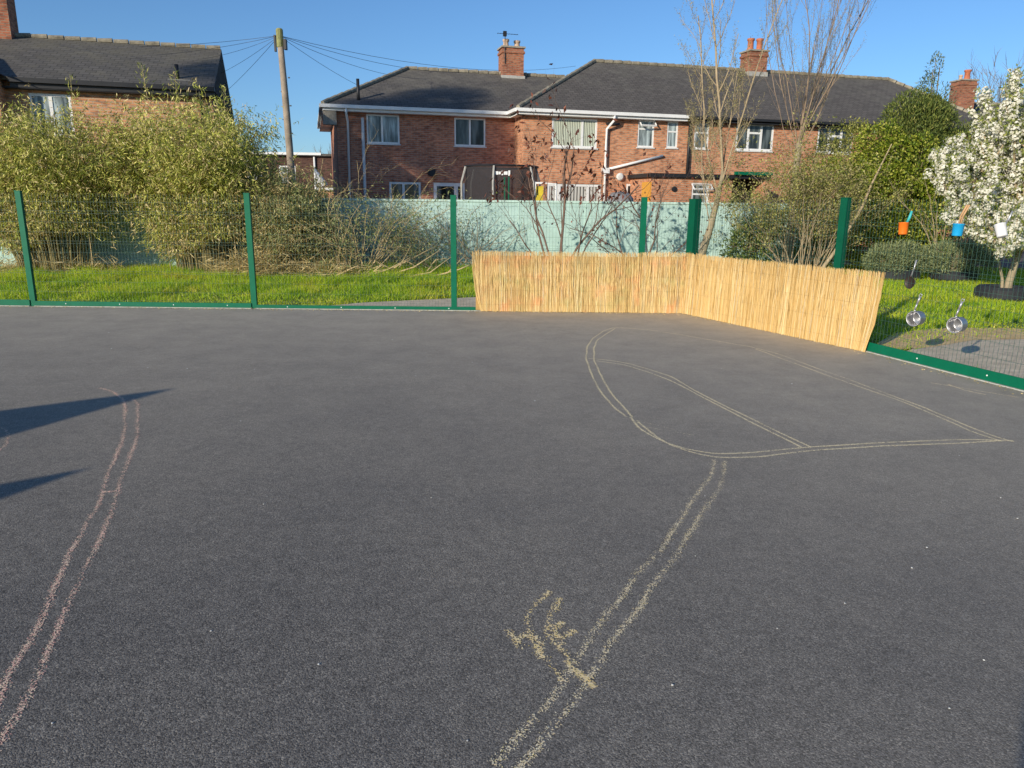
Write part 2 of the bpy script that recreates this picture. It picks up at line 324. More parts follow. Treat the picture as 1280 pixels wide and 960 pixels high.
# ------------------------------------------------------------------ the setting
def sheet(name,poly,z,mat,thick=None):
    mb=MB(); mb.add([(x,y,z) for x,y in poly],[tuple(range(len(poly)))])
    return tag(mb.build(name,mat),kind='structure')
FC=(2.79,11.82); FB=(4.06,9.32); dv=Vector((.297,-.955)).normalized()
FE=(FB[0]+dv.x*12,FB[1]+dv.y*12)
sheet('ground',[(-400,-300),(400,-300),(400,600),(-400,600)],-.03,M['soil'])
sheet('playground_tarmac',[(-40,-40),(30,-40),(FE[0],FE[1]),FB,FC,(-40,11.82)],0,M['tarmac'])
sheet('garden_paving',[(-60,20.6),(60,20.6),(60,70),(-60,70)],-.02,M['paving'])
# path behind the fence, widening to the right
path_poly=[(-3.3,12.1),(-2.6,12.75),(-1.7,13.2),(-.9,13.6),(-.3,13.9),(1.2,13.75),(2.6,13.2),(2.75,11.96)]
path_right=[(4.5,8.55),(5.15,9.15),(6.0,9.7),(7.0,9.85),(8.4,9.0),(9.6,7.2),(10.3,5.0),(8.6,3),(6.25,3),(5.05,6.6)]
sheet('path',path_right,-.014,M['path'])
sheet('path',path_poly,-.014,M['path'])
sand_poly=[(4.42,8.75),(4.65,9.3),(5.3,10.1),(6.2,10.6),(7.2,10.65),(8.6,9.8),(10.0,8.0),(9.5,7.3),(8.35,8.95),(7.0,9.75),(6.05,9.6),(5.2,9.05)]
sheet('sand_strip',sand_poly,-.010,M['sand'])

def in_poly(x,y,poly):
    c=np.zeros(len(x),bool); n=len(poly); j=n-1
    for i in range(n):
        xi,yi=poly[i]; xj,yj=poly[j]
        cond=((yi>y)!=(yj>y)) & (x<(xj-xi)*(y-yi)/(yj-yi+1e-12)+xi); c^=cond; j=i
    return c
def pnoise(x,y,s,seed=0):
    return np.array([mnoise.noise((a*s+seed,b*s,seed*.7)) for a,b in zip(x,y)])
def grass(name,x0,x1,y0,y1,n,hmin,hmax,seed,excl):
    x=RNG.uniform(x0,x1,n); y=RNG.uniform(y0,y1,n)
    k=~in_poly(x,y,excl)&~in_poly(x,y,path_right)&~(in_poly(x,y,sand_poly)&(RNG.uniform(size=n)<.72))
    fence=(y>11.9)|(x>4.2); 
    lx=np.where(y>9.32,FC[0]+(FC[1]-y)/(FC[1]-FB[1])*(FB[0]-FC[0]),FB[0]+(FB[1]-y)/.955*.297)
    k&=(y>11.92)|(x>lx+.12)
    x=x[k]; y=y[k]
    nz=pnoise(x,y,1.3,seed)+.6*pnoise(x,y,4.,seed+3)
    keep=RNG.uniform(size=len(x))<np.clip(.85+nz*.6,.25,1); x=x[keep]; y=y[keep]; nz=nz[keep]
    h=(hmin+(hmax-hmin)*np.clip(.5+nz*.9,0,1))*RNG.uniform(.6,1.25,len(x))
    edge=np.clip((y-11.9)/1.2,0.35,1) if y0>11 else 1
    h=h*edge*(1+.75*np.clip((y-13.2)/3.5,0,1)*(y0>11)*np.clip(.6+pnoise(x,y,.8,seed+9)*1.6,0,1.4))
    a=RNG.uniform(0,2*PI,len(x)); w=RNG.uniform(.004,.008,len(x))*1.5
    lean=RNG.normal(0,.75,(len(x),2))*h[:,None]
    v=np.zeros((len(x),3,3)); z0=-.03
    v[:,0]=np.stack([x-np.cos(a)*w,y-np.sin(a)*w,np.full(len(x),z0)],1)
    v[:,1]=np.stack([x+np.cos(a)*w,y+np.sin(a)*w,np.full(len(x),z0)],1)
    v[:,2]=np.stack([x+lean[:,0],y+lean[:,1],z0+h],1)
    o=arr_mesh(name,v.reshape(-1,3),3,M['grass']); return tag(o,kind='stuff')
g=grass('grass',-13.5,2.7,11.9,20.4,150000,.05,.17,1,path_poly); tag(g,'bright green uneven grass between the mesh fence and mint wall','grass')
g=grass('grass',4.2,15.5,6.5,22,130000,.04,.12,5,path_poly); tag(g,'short lawn behind the hanging pans around the tyre planters','grass')

# ------------------------------------------------------------------ chalk
def chalk(name,lines,mat,label,width,dens,gap=.25,group=None,flake=.0040,smooth=9):
    vs=[]
    for ln in lines:
        w=width; de=dens
        if isinstance(ln,tuple): ln,w,de=ln
        p=np.array(ln,float); seg=np.diff(p,axis=0); L=np.linalg.norm(seg,axis=1); cum=np.concatenate([[0],np.cumsum(L)]); tot=cum[-1]
        # smooth the polyline
        ts=np.linspace(0,tot,max(3,int(tot/.02)))
        xs=np.interp(ts,cum,p[:,0]); ys=np.interp(ts,cum,p[:,1])
        kk=min(smooth,len(ts)//2*2-1)
        if kk>=3:
            ker=np.ones(kk)/kk; pad=kk//2
            xe,ye=xs[[0,-1]],ys[[0,-1]]; xs=np.convolve(np.pad(xs,pad,'reflect',reflect_type='odd'),ker,'valid'); ys=np.convolve(np.pad(ys,pad,'reflect',reflect_type='odd'),ker,'valid')
        n=int(tot*w*de*2.3/(flake**2))
        t=RNG.uniform(0,tot,n); x=np.interp(t,ts,xs); y=np.interp(t,ts,ys)
        dx=np.interp(np.minimum(t+.02,tot),ts,xs)-np.interp(np.maximum(t-.02,0),ts,xs); dy=np.interp(np.minimum(t+.02,tot),ts,ys)-np.interp(np.maximum(t-.02,0),ts,ys)
        l=np.hypot(dx,dy)+1e-9; off=RNG.normal(0,w*.42,n)
        wob=np.array([mnoise.noise((q*3.1,tot,0)) for q in t])*w*.6
        x=x-dy/l*(off+wob); y=y+dx/l*(off+wob)
        g_=np.array([mnoise.noise((a*30,b*30,1.3)) for a,b in zip(x,y)])*.5+np.array([mnoise.noise((a*150,b*150,4.3)) for a,b in zip(x,y)])*1.5-np.abs(off)/w*.35+np.array([mnoise.noise((q*2.2,tot*1.7,9)) for q in t])*.8
        k=g_>gap-.33; x=x[k]; y=y[k]; n=len(x)
        if n==0: continue
        a=RNG.uniform(0,2*PI,n); s=flake*RNG.uniform(.35,.75,n)
        q=np.zeros((n,4,3))
        for i in range(4):
            aa=a+i*PI/2+RNG.normal(0,.25,n); rr=s*RNG.uniform(.7,1.2,n)
            q[:,i]=np.stack([x+np.cos(aa)*rr,y+np.sin(aa)*rr,np.full(n,.0012)+RNG.uniform(0,.0008,n)],1)
        vs.append(q.reshape(-1,3))
    o=arr_mesh(name,np.concatenate(vs),4,mat); return tag(o,label,'chalk drawing',group)
leaf=[[(1.42,10.24),(1.24,9.95),(1.02,9.3),(.9,8.79),(.82,8.03),(.8,7.3),(.81,6.62),(.86,6.0),(.93,5.73)],[(1.43,10.18),(1.23,9.66),(1.06,9.17),(.97,8.68),(.9,7.94),(.89,7.31),(.9,6.56),(.95,5.94),(.97,5.73)],
[(.96,5.73),(.97,5.43),(1.07,5.16),(1.19,4.96),(1.34,4.86),(1.41,4.83),(1.67,4.87),(2.13,5.01),(2.73,5.13),(3.31,5.22),(3.7,5.21)],[(.99,5.63),(1.06,5.25),(1.14,5.0),(1.28,4.83),(1.41,4.75),(1.69,4.78),(2.09,4.93),(2.68,5.05),(3.25,5.13),(3.6,5.2)],
([(.99,5.63),(1.25,5.39)],.012,.3),([(1.04,5.45),(1.36,5.26)],.012,.3),
[(.85,8.07),(1.05,7.98),(1.26,7.82),(1.44,7.5),(1.6,7.18),(1.67,6.73),(1.81,6.12),(1.93,5.71),(2.04,5.28),(2.13,5.01)],[(.92,7.94),(1.21,7.74),(1.41,7.37),(1.56,6.99),(1.68,6.49),(1.79,6.03),(1.91,5.54),(2.01,5.19),(2.06,4.98)],
([(1.42,10.24),(1.67,10.19),(1.94,10.0),(2.22,9.72),(2.48,9.38),(2.72,9.1),(2.89,8.9)],.022,.8),[(2.89,8.9),(3.09,8.46),(3.22,7.73),(3.35,7.13),(3.44,6.6),(3.53,6.14),(3.57,5.67),(3.62,5.29),(3.68,5.18)],[(2.92,8.74),(3.09,7.89),(3.22,7.25),(3.34,6.73),(3.45,6.28),(3.5,5.8),(3.52,5.44),(3.6,5.18)]]
chalk('chalk_drawing',leaf,M['chalkw'],'large pale yellow chalk leaf outline of double lines near the reed screen',.013,1.7,-.1)
trail=[[(1.37,4.72),(1.25,4.37),(1.07,4.04),(.92,3.73),(.75,3.38),(.59,3.11),(.5,2.93),(.36,2.69),(.25,2.44),(.16,2.24),(.05,2.06),(-.05,1.91)],[(1.43,4.69),(1.28,4.23),(1.05,3.8),(.86,3.42),(.76,3.21),(.61,2.96),(.54,2.79),(.41,2.61),(.32,2.4),(.23,2.22),(.11,2.01),(.03,1.9),(-.01,1.83)]]
chalk('chalk_drawing',trail,M['chalky'],'yellow chalk trail of two wavy lines running down from the leaf outline',.025,.95,.34)
hand=[[(.18,2.948),(.089,2.821),(.07,2.704),(.103,2.563),(.131,2.454)],[(.22,2.892),(.156,2.731),(.144,2.609),(.21,2.52),(.239,2.394),(.3,2.28)],[(.216,2.707),(.15,2.609)],[(.259,2.647),(.194,2.576)],[(-.008,2.642),(.018,2.572),(.044,2.506)],[(.065,2.631),(.131,2.465),(.197,2.315)],[(.268,2.317),(.306,2.336)],[(.165,2.68),(.185,2.60),(.20,2.53)],[(.10,2.60),(.125,2.53)],[(.025,2.573),(.071,2.608)]]
chalk('chalk_drawing',hand,M['chalkh'],'yellow chalk scribble like a hand beside the wavy trail',.022,2.0,.22,smooth=3)
pink=[[(-3.74,6.5),(-3.51,6.33),(-3.34,6.13),(-3.19,5.89),(-2.96,5.42),(-2.76,5.01),(-2.6,4.59),(-2.48,4.26),(-2.38,4.05),(-2.22,3.58),(-2.1,3.21),(-1.96,2.86),(-1.84,2.52),(-1.78,2.3),(-1.73,2.19),(-1.66,2.0)],[(-3.27,6.16),(-3.12,5.95),(-2.75,5.21),(-2.59,4.8),(-2.41,4.32),(-2.29,4.05),(-2.08,3.48),(-1.96,3.13),(-1.85,2.79),(-1.74,2.5),(-1.68,2.32),(-1.63,2.13),(-1.59,1.99),(-1.54,1.85)],([(-2.38,4.02),(-2.34,4.045),(-2.29,4.06)],.02,2.2)]
chalk('chalk_drawing',pink,M['chalkp'],'pinkish chalk track of two parallel lines curving along the left',.021,.95,.27)
chalk('chalk_drawing',[[(-3.94,5.34),(-3.76,5.24),(-3.63,5.1),(-3.49,4.86),(-3.47,4.77),(-3.47,4.66)]],M['chalkp'],'short pink chalk curve at the left edge between two dark shadows',.02,.6,.25)
chalk('chalk_drawing',[([(4.23,6.99),(4.25,6.77),(4.36,6.6)],.02,1.2),([(4.1,7.05),(4.24,6.9),(4.6,6.5)],.012,.9)],M['chalky'],'small yellow chalk streak near the green kerb board at right',.02,.8,-.2)
chips=[(-.46,4.0),(-1.48,2.07),(-1.18,2.61),(1.44,2.87),(1.08,2.67),(-.13,2.01),(.58,2.3),(-2.62,7.33),(-3.3,7.33),(-3.71,7.35),(-.95,7.11),(-.43,7.79),(2.89,4.09),(2.79,3.79),(2.09,3.42),(1.79,2.47),(1.5,2.19),(-1.39,3.88),(-4.6,8.33),(1.14,4.07),(3.09,4.85),(2.7,6.94),(-.7,2.4),(.9,3.3),(-2.1,5.5),(.2,6.2),(2.2,7.6),(-5.2,9.4),(-1.5,9.1),(1.9,3.2)]
for i,(x,y) in enumerate(chips):
    bm=bmesh.new(); bmesh.ops.create_icosphere(bm,subdivisions=1,radius=1)
    s=random.uniform(.0024,.0045)*(1+y*.1)
    for v in bm.verts: v.co=Vector((v.co.x*s*random.uniform(.7,1.4),v.co.y*s*random.uniform(.6,1.2),v.co.z*s*.5*random.uniform(.7,1.2)))
    me=bpy.data.meshes.new('white_chip'); bm.to_mesh(me); bm.free(); me.materials.append(M['chip'])
    o=link('white_chip',me,None,(x,y,s*.45),(0,0,random.uniform(0,6))); tag(o,'tiny white stone chip lying loose on the dark tarmac','stone chip','white chips scattered on the tarmac')

def grit():
    n=2600; t=RNG.uniform(0,1,n); vs=[]
    segs=[((-12,11.76),(2.7,11.76),.09,1900),((2.68,11.7),(4.0,9.3),.08,300),((4.0,9.3),(5.6,4.2),.10,400)]
    for (a,b,w,k) in segs:
        q=RNG.uniform(0,1,k); d=np.array([b[0]-a[0],b[1]-a[1]]); d=d/np.hypot(*d); nn=np.array([d[1],-d[0]]); off=np.abs(RNG.normal(0,w,k))
        x=a[0]+(b[0]-a[0])*q+nn[0]*off; y=a[1]+(b[1]-a[1])*q+nn[1]*off
        P=np.stack([x,y,np.full(k,.002)],1); D=np.stack([RNG.normal(0,1,k),RNG.normal(0,1,k),RNG.uniform(0,.25,k)],1)
        vs.append(leaf_quads(P,D,RNG.uniform(.008,.028,k),RNG.uniform(.005,.013,k)))
    o=arr_mesh('leaf_grit',np.concatenate(vs),4,M['bamboodry']); return tag(o,'fine dry leaf grit gathered along the foot of the fence','leaf litter',None,'stuff')
grit()
# ------------------------------------------------------------------ fence
def mesh_panel(name,parent,x0,x1,z0,z1):
    mb=MB(); w=.0011
    n=int(round((x1-x0)/.05))
    for i in range(n+1):
        x=x0+(x1-x0)*i/n; mb.add([(x-w,-w,z0),(x+w,-w,z0),(x+w,w,z0),(x-w,w,z0),(x-w,-w,z1),(x+w,-w,z1),(x+w,w,z1),(x-w,w,z1)],[(0,1,5,4),(1,2,6,5),(2,3,7,6),(3,0,4,7)])
    z=z0+.02; k=0
    while z<=z1+.001:
        hs=[z] if k%3 else [z-.02,z+.02]
        for h in hs: mb.box(x0,x1,w,w*2.4,h-.0012,h+.0012)
        z+=.155; k+=1
    return mb.build(name,M['wire'],parent)
def post(parent,x,w,d,h,mat):
    mb=MB(); mb.box(x-w/2,x+w/2,-d/2-.004,d/2-.004,0,h)
    mb.box(x-w/2-.004,x+w/2+.004,-d/2-.008,d/2,h,h+.012)          # cap
    for zz in (.25,.75,1.25,1.62): mb.box(x-.02,x+.02,d/2-.002,d/2+.014,zz-.015,zz+.015)  # clamps at the back
    o=mb.build('post',mat,parent); return o
def board(parent,x0,x1,h):
    mb=MB(); mb.box(x0,x1,-.052,-.036,.012,h); o=mb.build('kick_board',M['green'],parent)
    x=x0+.5
    while x<x1:
        b=MB(); b.lathe([(.009,0),(.007,.004),(0,.005)],8,(x,-.052,h*.55),(0,-1,0)); b.build('bolt',M['white'],o); x+=.86
    c=MB(); c.box(x0,x1,-.075,-.03,-.01,.010); c.build('edging',M['edge'],parent)
fa=thing('mesh_fence','green welded mesh fence with square posts along the back of the tarmac','fence',(0,11.82,0))
xs=[-14.8,-11.25,-7.68,-4.14,-.94,2.02]
for i,x in enumerate(xs): post(fa,x,.086,.06,1.78,M['green'])
for a,b_ in zip(xs[:-1],xs[1:]): mesh_panel('mesh_panel',fa,a+.05,b_-.05,.06,1.76)
mesh_panel('mesh_panel',fa,2.07,2.72,.06,1.76)
board(fa,-14.8,-7.72,.1); board(fa,-7.64,-4.18,.085); board(fa,-4.10,2.72,.06)
ang=math.atan2(FB[1]-FC[1],FB[0]-FC[0]); L1=math.hypot(FB[0]-FC[0],FB[1]-FC[1])
fb=thing('mesh_fence','green welded mesh fence turning towards the camera on the right with pans hung on it','fence',(FC[0],FC[1],0),ang)
post(fb,0.04,.15,.12,1.76,M['greendk']); post(fb,L1,.10,.07,1.77,M['greendk'])
mesh_panel('mesh_panel',fb,.12,L1-.05,.06,1.76); board(fb,.10,L1-.05,.12)
fc=thing('mesh_fence','green mesh fence bay at the right edge above the wide green kick board','fence',(FB[0],FB[1],0),math.atan2(dv.y,dv.x))
mesh_panel('mesh_panel',fc,.05,3.42,.06,1.76); mesh_panel('mesh_panel',fc,3.55,6.9,.06,1.76); post(fc,3.48,.1,.07,1.77,M['greendk']); post(fc,6.95,.1,.07,1.77,M['greendk'])
board(fc,.06,7,.115)

# ------------------------------------------------------------------ reed screens
def reed_screen(label,origin,rz,width,h,skewend=0.,slant=0.,stained=False,group='reed screens tied to the fence'):
    t=thing('reed_screen',label,'screen',origin,rz,group)
    vs=[]; n=int(width/.0052)
    mb=MB()
    for layer in (0,1):
        for i in range(n):
            x=width*(i+random.uniform(-.5,.5))/n; r=random.uniform(.0022,.0042)
            hh=h+random.gauss(0,.010)+.012*mnoise.noise((x*2.,rz,3))-(random.random()<.03)*random.uniform(.02,.2); y=-.012-layer*.006-random.uniform(0,.006)
            lean=slant+random.gauss(0,.02)+.02*mnoise.noise((x*3.,layer,rz)); bw=random.gauss(0,.006)
            # free edge curls in towards the foot
            e=0
            if skewend>0: e=.085*max(0,1-x/.16)
            if skewend<0: e=-.07*max(0,1-(width-x)/.30)
            pts=[(x+e*1.3,y-.004,random.uniform(0,.012)),(x+e*.35+lean*.33+bw,y,hh*.36),(x+lean*.66-bw,y,hh*.7),(x+lean,y,hh)]
            mb.tube(pts,[r,r,r*.9,r*.55],4,False)
    mb.build('reed_sheet',M['reedstain' if stained else 'reed'],t,False)
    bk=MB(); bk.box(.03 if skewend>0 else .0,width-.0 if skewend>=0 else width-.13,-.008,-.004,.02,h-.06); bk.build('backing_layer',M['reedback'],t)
    for zz in (.12,.36,.6,.82):
        w=MB(); w.tube([(0.02 if skewend>0 and zz>.3 else .05,-.031,zz*h),(width*.5,-.031,zz*h+.003),(width-(.1 if skewend<0 else 0),-.031,zz*h)],.0004,4); w.build('tie_wire',M['tie'],t)
    return t
reed_screen('long straw reed screen facing front with its free left edge curling in',(-.62,11.74,0),0,2.63,.94,skewend=1,slant=-.01,stained=True)
reed_screen('narrow straw reed screen filling the inside corner before the wide green post',(2.015,11.73,0),0,.76,.95,slant=.0,stained=True)
L2=math.hypot(4.24-2.79,8.77-11.82)
reed_screen('angled straw reed screen running from the corner to the bare green kick board',(2.72,11.70,0),math.atan2(8.77-11.70,4.12-2.72),L2+.13,.94,skewend=-1,slant=.03)

# ------------------------------------------------------------------ mint wall
wy0,wy1=18.6,20.5
wa=math.atan2(wy1-wy0,13.)
bw=thing('boundary_wall','long mint green painted garden wall behind the shrubs','wall',(-11.,wy0,0),wa)
mb=MB(); mb.box(-9,20.5,0,.12,-.05,1.72); mb.build('wall_face',M['mint'],bw)
mb=MB(); mb.box(-9,20.5,-.03,.15,1.722,1.775); mb.build('coping',M['mintcap'],bw)
mb=MB()
for i in range(16): mb.box(-8.9+i*1.83,-8.87+i*1.83,-.010,-.001,.225,1.718)
mb.build('joint_strip',M['mintcap'],bw)
mb=MB(); mb.box(-9,20.5,-.012,-.001,-.05,.22); mb.build('plinth',M['mintcap'],bw)

# ------------------------------------------------------------------ houses
def wall_open(x0,x1,z0,z1,opens,depth=.09):
    """front wall in plane y=0 with real openings and reveals"""
    xs_=sorted({x0,x1,*[o[0] for o in opens],*[o[1] for o in opens]}); zs=sorted({z0,z1,*[o[2] for o in opens],*[o[3] for o in opens]})
    mb=MB()
    for a,b in zip(xs_[:-1],xs_[1:]):
        for c,d in zip(zs[:-1],zs[1:]):
            mx,mz=(a+b)/2,(c+d)/2
            if any(o[0]<mx<o[1] and o[2]<mz<o[3] for o in opens): continue
            mb.add([(a,0,c),(b,0,c),(b,0,d),(a,0,d)],[(0,1,2,3)])
    for (a,b,c,d) in opens:
        mb.add([(a,0,c),(b,0,c),(b,0,d),(a,0,d),(a,depth,c),(b,depth,c),(b,depth,d),(a,depth,d)],[(0,4,5,1),(1,5,6,2),(2,6,7,3),(3,7,4,0),(4,7,6,5)])
    return mb
def window(parent,x0,x1,z0,z1,cols,pane,rows=None,fw=.06,openlight=None,name='window',y=.0):
    """cols: mullion fractions; rows: list of (colidx, fraction) transoms; frame in the reveal with a sill"""
    mb=MB(); ya,yb=y+.015,y+.075
    mb.box(x0,x0+fw,ya,yb,z0,z1); mb.box(x1-fw,x1,ya,yb,z0,z1)
    mb.box(x0+fw,x1-fw,ya+.002,yb,z1-fw,z1); mb.box(x0+fw,x1-fw,ya+.002,yb,z0,z0+fw)
    edges=[0]+list(cols)+[1]
    for c in cols:
        xc=x0+(x1-x0)*c; mb.box(xc-fw*.6,xc+fw*.6,ya+.004,yb,z0+fw,z1-fw)
    for ci,fr in (rows or []):
        a=x0+(x1-x0)*edges[ci]+(fw if ci==0 else fw*.6); b=x0+(x1-x0)*edges[ci+1]-(fw if ci==len(edges)-2 else fw*.6); zz=z0+(z1-z0)*fr
        mb.box(a,b,ya+.006,yb,zz-fw*.5,zz+fw*.5)
    w=mb.build(name,M['white'],parent)
    p=MB(); p.box(x0+.01,x1-.01,yb-.035,yb-.025,z0+.01,z1-.01); p.build('pane',M[pane],w)
    s=MB(); s.box(x0-.04,x1+.04,y-.05,y+.02,z0-.05,z0-.004); s.build('sill',M['whitew'],w)
    if openlight:
        a,b,c,d=openlight
        o=MB(); dz=d-c; dy=dz*.75
        o.tube([(a,y-.02,d),(a,y-dy,c+dz*.35)],.03,4); o.tube([(b,y-.02,d),(b,y-dy,c+dz*.35)],.03,4); o.tube([(a,y-dy,c+dz*.35),(b,y-dy,c+dz*.35)],.035,4); o.tube([(a,y-.02,d),(b,y-.02,d)],.03,4)
        q=o.build('open_light',M['white'],w)
    return w
def chimney(parent,x0,x1,y0,y1,z0,z1,mat,pots):
    mb=MB(); mb.box(x0,x1,y0,y1,z0,z1); mb.box(x0-.04,x1+.04,y0-.04,y1+.04,z1-.22,z1-.12)
    c=mb.build('chimney',mat,parent)
    k=MB(); k.box(x0-.06,x1+.06,y0-.06,y1+.06,z1+.001,z1+.07); k.build('capping',M['stone'],c)
    f=MB(); f.box(x0-.05,x1+.05,y0-.05,y1+.05,z0-.3,z0+.03); f.build('flashing',M['lead'],c)
    for (px,h,m,r) in pots:
        p=MB(); p.lathe([(r*1.15,0),(r*1.1,.06),(r*.9,.12),(r*.88,h-.1),(r*1.12,h-.08),(r*1.12,h),(r*.75,h),(r*.72,h-.25)],16,(px,(y0+y1)/2,z1+.07)); p.build('chimney_pot',M[m],c,True)
    return c
def ridge_line(parent,pts,r=.085,step=.42):
    mb=MB()
    for a,b in zip(pts[:-1],pts[1:]):
        a=Vector(a); b=Vector(b); n=max(1,int((b-a).length/step)); d=(b-a)/n
        for i in range(n): mb.tube([a+d*i+Vector((0,0,.01)),a+d*(i+.93)+Vector((0,0,.025+random.uniform(-.006,.006)))],[r,r*1.1],8)
    return mb.build('ridge_tiles',M['ridge'],parent)
def hip_roof(parent,x0,x1,y0,y1,ze,zr,hl,hr,mat,ov=.32):
    """hl / hr: hip run at each end (0 = gable)"""
    a,b,c,d=x0-(ov if hl else .08),x1+(ov if hr else .08),y0-ov,y1+ov; ym=(y0+y1)/2; z0=ze-.0
    v=[(a,c,z0),(b,c,z0),(b,d,z0),(a,d,z0),(x0+hl if hl else a,ym,zr),(x1-hr if hr else b,ym,zr)]
    mb=MB(); mb.add(v,[(0,1,5,4),(2,3,4,5),(1,2,5),(3,0,4)])
    t=.06; w=[(x,y,z-t) for x,y,z in v]; mb.add(w,[(4,5,1,0),(5,4,3,2),(5,2,1),(4,0,3)])
    mb.add([v[0],v[1],v[2],v[3],w[0],w[1],w[2],w[3]],[(0,4,5,1),(1,5,6,2),(2,6,7,3),(3,7,4,0)])
    return mb.build('roof',mat,parent),v
def bar(parent,name,pts,r,mat,n=8):
    mb=MB(); mb.tube(pts,r,n); return mb.build(name,mat,parent,True)
TH=R(15)
# --- left, recessed house
hL=thing('brick_house','shade-darkened brick end house with hipped brown roof left of the projecting orange house','house',(-6.75,28.84,0),TH)
op=[(1.25,2.47,3.86,4.90),(4.58,5.81,3.86,4.90),(2.03,3.24,.9,2.47),(3.74,4.98,.1,2.47)]
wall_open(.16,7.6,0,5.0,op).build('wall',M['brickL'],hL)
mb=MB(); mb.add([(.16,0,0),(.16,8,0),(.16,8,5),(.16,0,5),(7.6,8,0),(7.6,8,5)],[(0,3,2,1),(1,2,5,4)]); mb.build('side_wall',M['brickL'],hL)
window(hL,*op[0],[.47],'paneg'); window(hL,*op[1],[.5],'pane'); window(hL,*op[2],[.45],'pane',fw=.08)
dr=window(hL,*op[3],[.72],'pane',[(0,.55)],fw=.13,name='door')
rf,v=hip_roof(hL,0,11.2,0,8.2,5.15,7.22,3.35,0,M['roofL'])
ridge_line(hL,[(-.32,-.32,5.17),(3.35,4.1,7.24)]); ridge_line(hL,[(3.35,4.1,7.24),(10.4,4.1,7.24)])
mb=MB(); mb.box(-.40,7.0,-.44,-.325,5.03,5.15); mb.box(-.33,7.0,-.322,-.30,4.94,5.09); mb.box(-.33,7.05,-.30,0.0,4.93,4.96)
mb.build('gutter',M['white'],hL)
mb=MB(); mb.box(-.44,-.325,-.44,8,5.03,5.15); mb.box(-.34,.158,-.3,8.3,4.93,4.96); mb.build('side_gutter',M['whitew'],hL)
mb=MB(); mb.box(-.33,.15,-.3,-.06,4.45,4.92); mb.build('eaves_box',M['stone'],hL)
bar(hL,'downpipe',[(.5,-.38,5.03),(.5,-.36,4.85),(.56,-.08,4.6),(.5,-.08,0)],.045,M['white'])
bar(hL,'soil_pipe',[(1.1,-.09,4.75),(1.1,-.09,0)],.06,M['whitew'])
bar(hL,'vent_pipe',[(1.0,.25,5.2),(1.0,.25,6.15)],.06,M['black'])
mb=MB(); mb.box(3.52,3.8,-.16,-.02,2.74,2.97); mb.box(3.56,3.76,-.2,-.161,2.70,2.80); mb.build('security_light',M['black'],hL)
ch=chimney(hL,7.42,8.36,3.7,4.5,7.1,8.25,M['brickC'],[(7.65,.33,'potbuff',.13),(8.15,.30,'potbuff',.13)])
ae=MB(); ae.tube([(7.5,3.66,7.6),(7.5,3.66,8.85)],.018,5)
for q in (-.32,-.2,-.08,.05,.18,.3,.42,.54): ae.tube([(7.5+q,3.58,8.78),(7.5+q,3.74,8.78)],.007,4)
ae.tube([(7.15,3.66,8.78),(8.08,3.66,8.78)],.01,4); ae.box(7.42,7.56,3.6,3.72,8.68,8.88); ae.build('aerial',M['black'],ch)
mb=MB(); mb.lathe([(.05,0),(.05,.04),(.0,.05)],12,(7.05,-.03,4.0),(0,-1,0)); mb.build('wall_vent',M['white'],hL)

# --- right, projecting terrace
hW=thing('brick_terrace','orange red brick terrace with white gutter projecting right of the shaded brick house','house',(.34,29.4,0),TH)
op=[(1.11,2.96,3.83,4.90),(4.66,5.36,3.93,4.94),(5.92,6.39,3.94,4.93),(7.12,7.77,3.94,4.93),(9.0,10.74,3.93,4.98),(12.85,14.6,3.93,4.98),(.98,3.22,.9,2.47),(4.27,4.68,2.0,2.52)]
wall_open(0,21.5,0,5.0,op).build('wall',M['brickR'],hW)
mb=MB(); mb.add([(0,0,0),(0,2.5,0),(0,2.5,5),(0,0,5),(21.5,0,0),(21.5,8.4,0),(21.5,8.4,5),(21.5,0,5),(0,8.4,0),(0,8.4,5)],[(0,3,2,1),(4,5,6,7),(1,2,9,8),(8,9,6,5)]); mb.build('side_wall',M['brickR'],hW)
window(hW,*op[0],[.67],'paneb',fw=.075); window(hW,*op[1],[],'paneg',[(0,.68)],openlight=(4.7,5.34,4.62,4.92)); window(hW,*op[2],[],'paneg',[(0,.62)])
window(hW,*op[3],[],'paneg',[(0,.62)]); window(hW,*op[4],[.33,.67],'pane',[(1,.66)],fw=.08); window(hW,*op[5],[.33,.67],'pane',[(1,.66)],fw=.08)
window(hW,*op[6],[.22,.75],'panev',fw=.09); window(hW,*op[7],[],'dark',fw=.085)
rf,v=hip_roof(hW,0,22.2,0,8.4,5.15,7.75,4.35,2.6,M['roofR'])
ridge_line(hW,[(-.32,-.32,5.17),(4.35,4.2,7.77)],.08); ridge_line(hW,[(4.35,4.2,7.77),(19.6,4.2,7.77),(22.5,-.3,5.17)])
mb=MB(); mb.box(-.40,6.62,-.44,-.325,5.03,5.15); mb.box(-.33,6.62,-.322,-.30,4.94,5.09); mb.box(-.33,6.62,-.30,0,4.93,4.96); mb.build('gutter',M['white'],hW)
mb=MB(); mb.box(-.44,-.325,-.325,1.4,5.03,5.15); mb.box(-.30,-.004,-.3,1.2,4.93,4.96); mb.build('side_gutter',M['white'],hW)
mb=MB(); mb.box(6.63,22.5,-.44,-.325,5.03,5.13); mb.box(6.63,22.5,-.322,-.01,4.94,4.99); mb.build('black_gutter',M['black'],hW)
bar(hW,'downpipe',[(3.52,-.38,5.03),(3.5,-.36,4.85),(3.32,-.1,4.55),(3.32,-.09,3.95),(3.32,-.09,0)],.05,M['white'])
bar(hW,'waste_pipe',[(5.75,-.08,3.62),(3.4,-.08,3.05)],.05,M['white'])
mb=MB(); mb.box(3.18,3.46,-.2,-.02,2.9,3.1); mb.build('hopper',M['white'],hW)
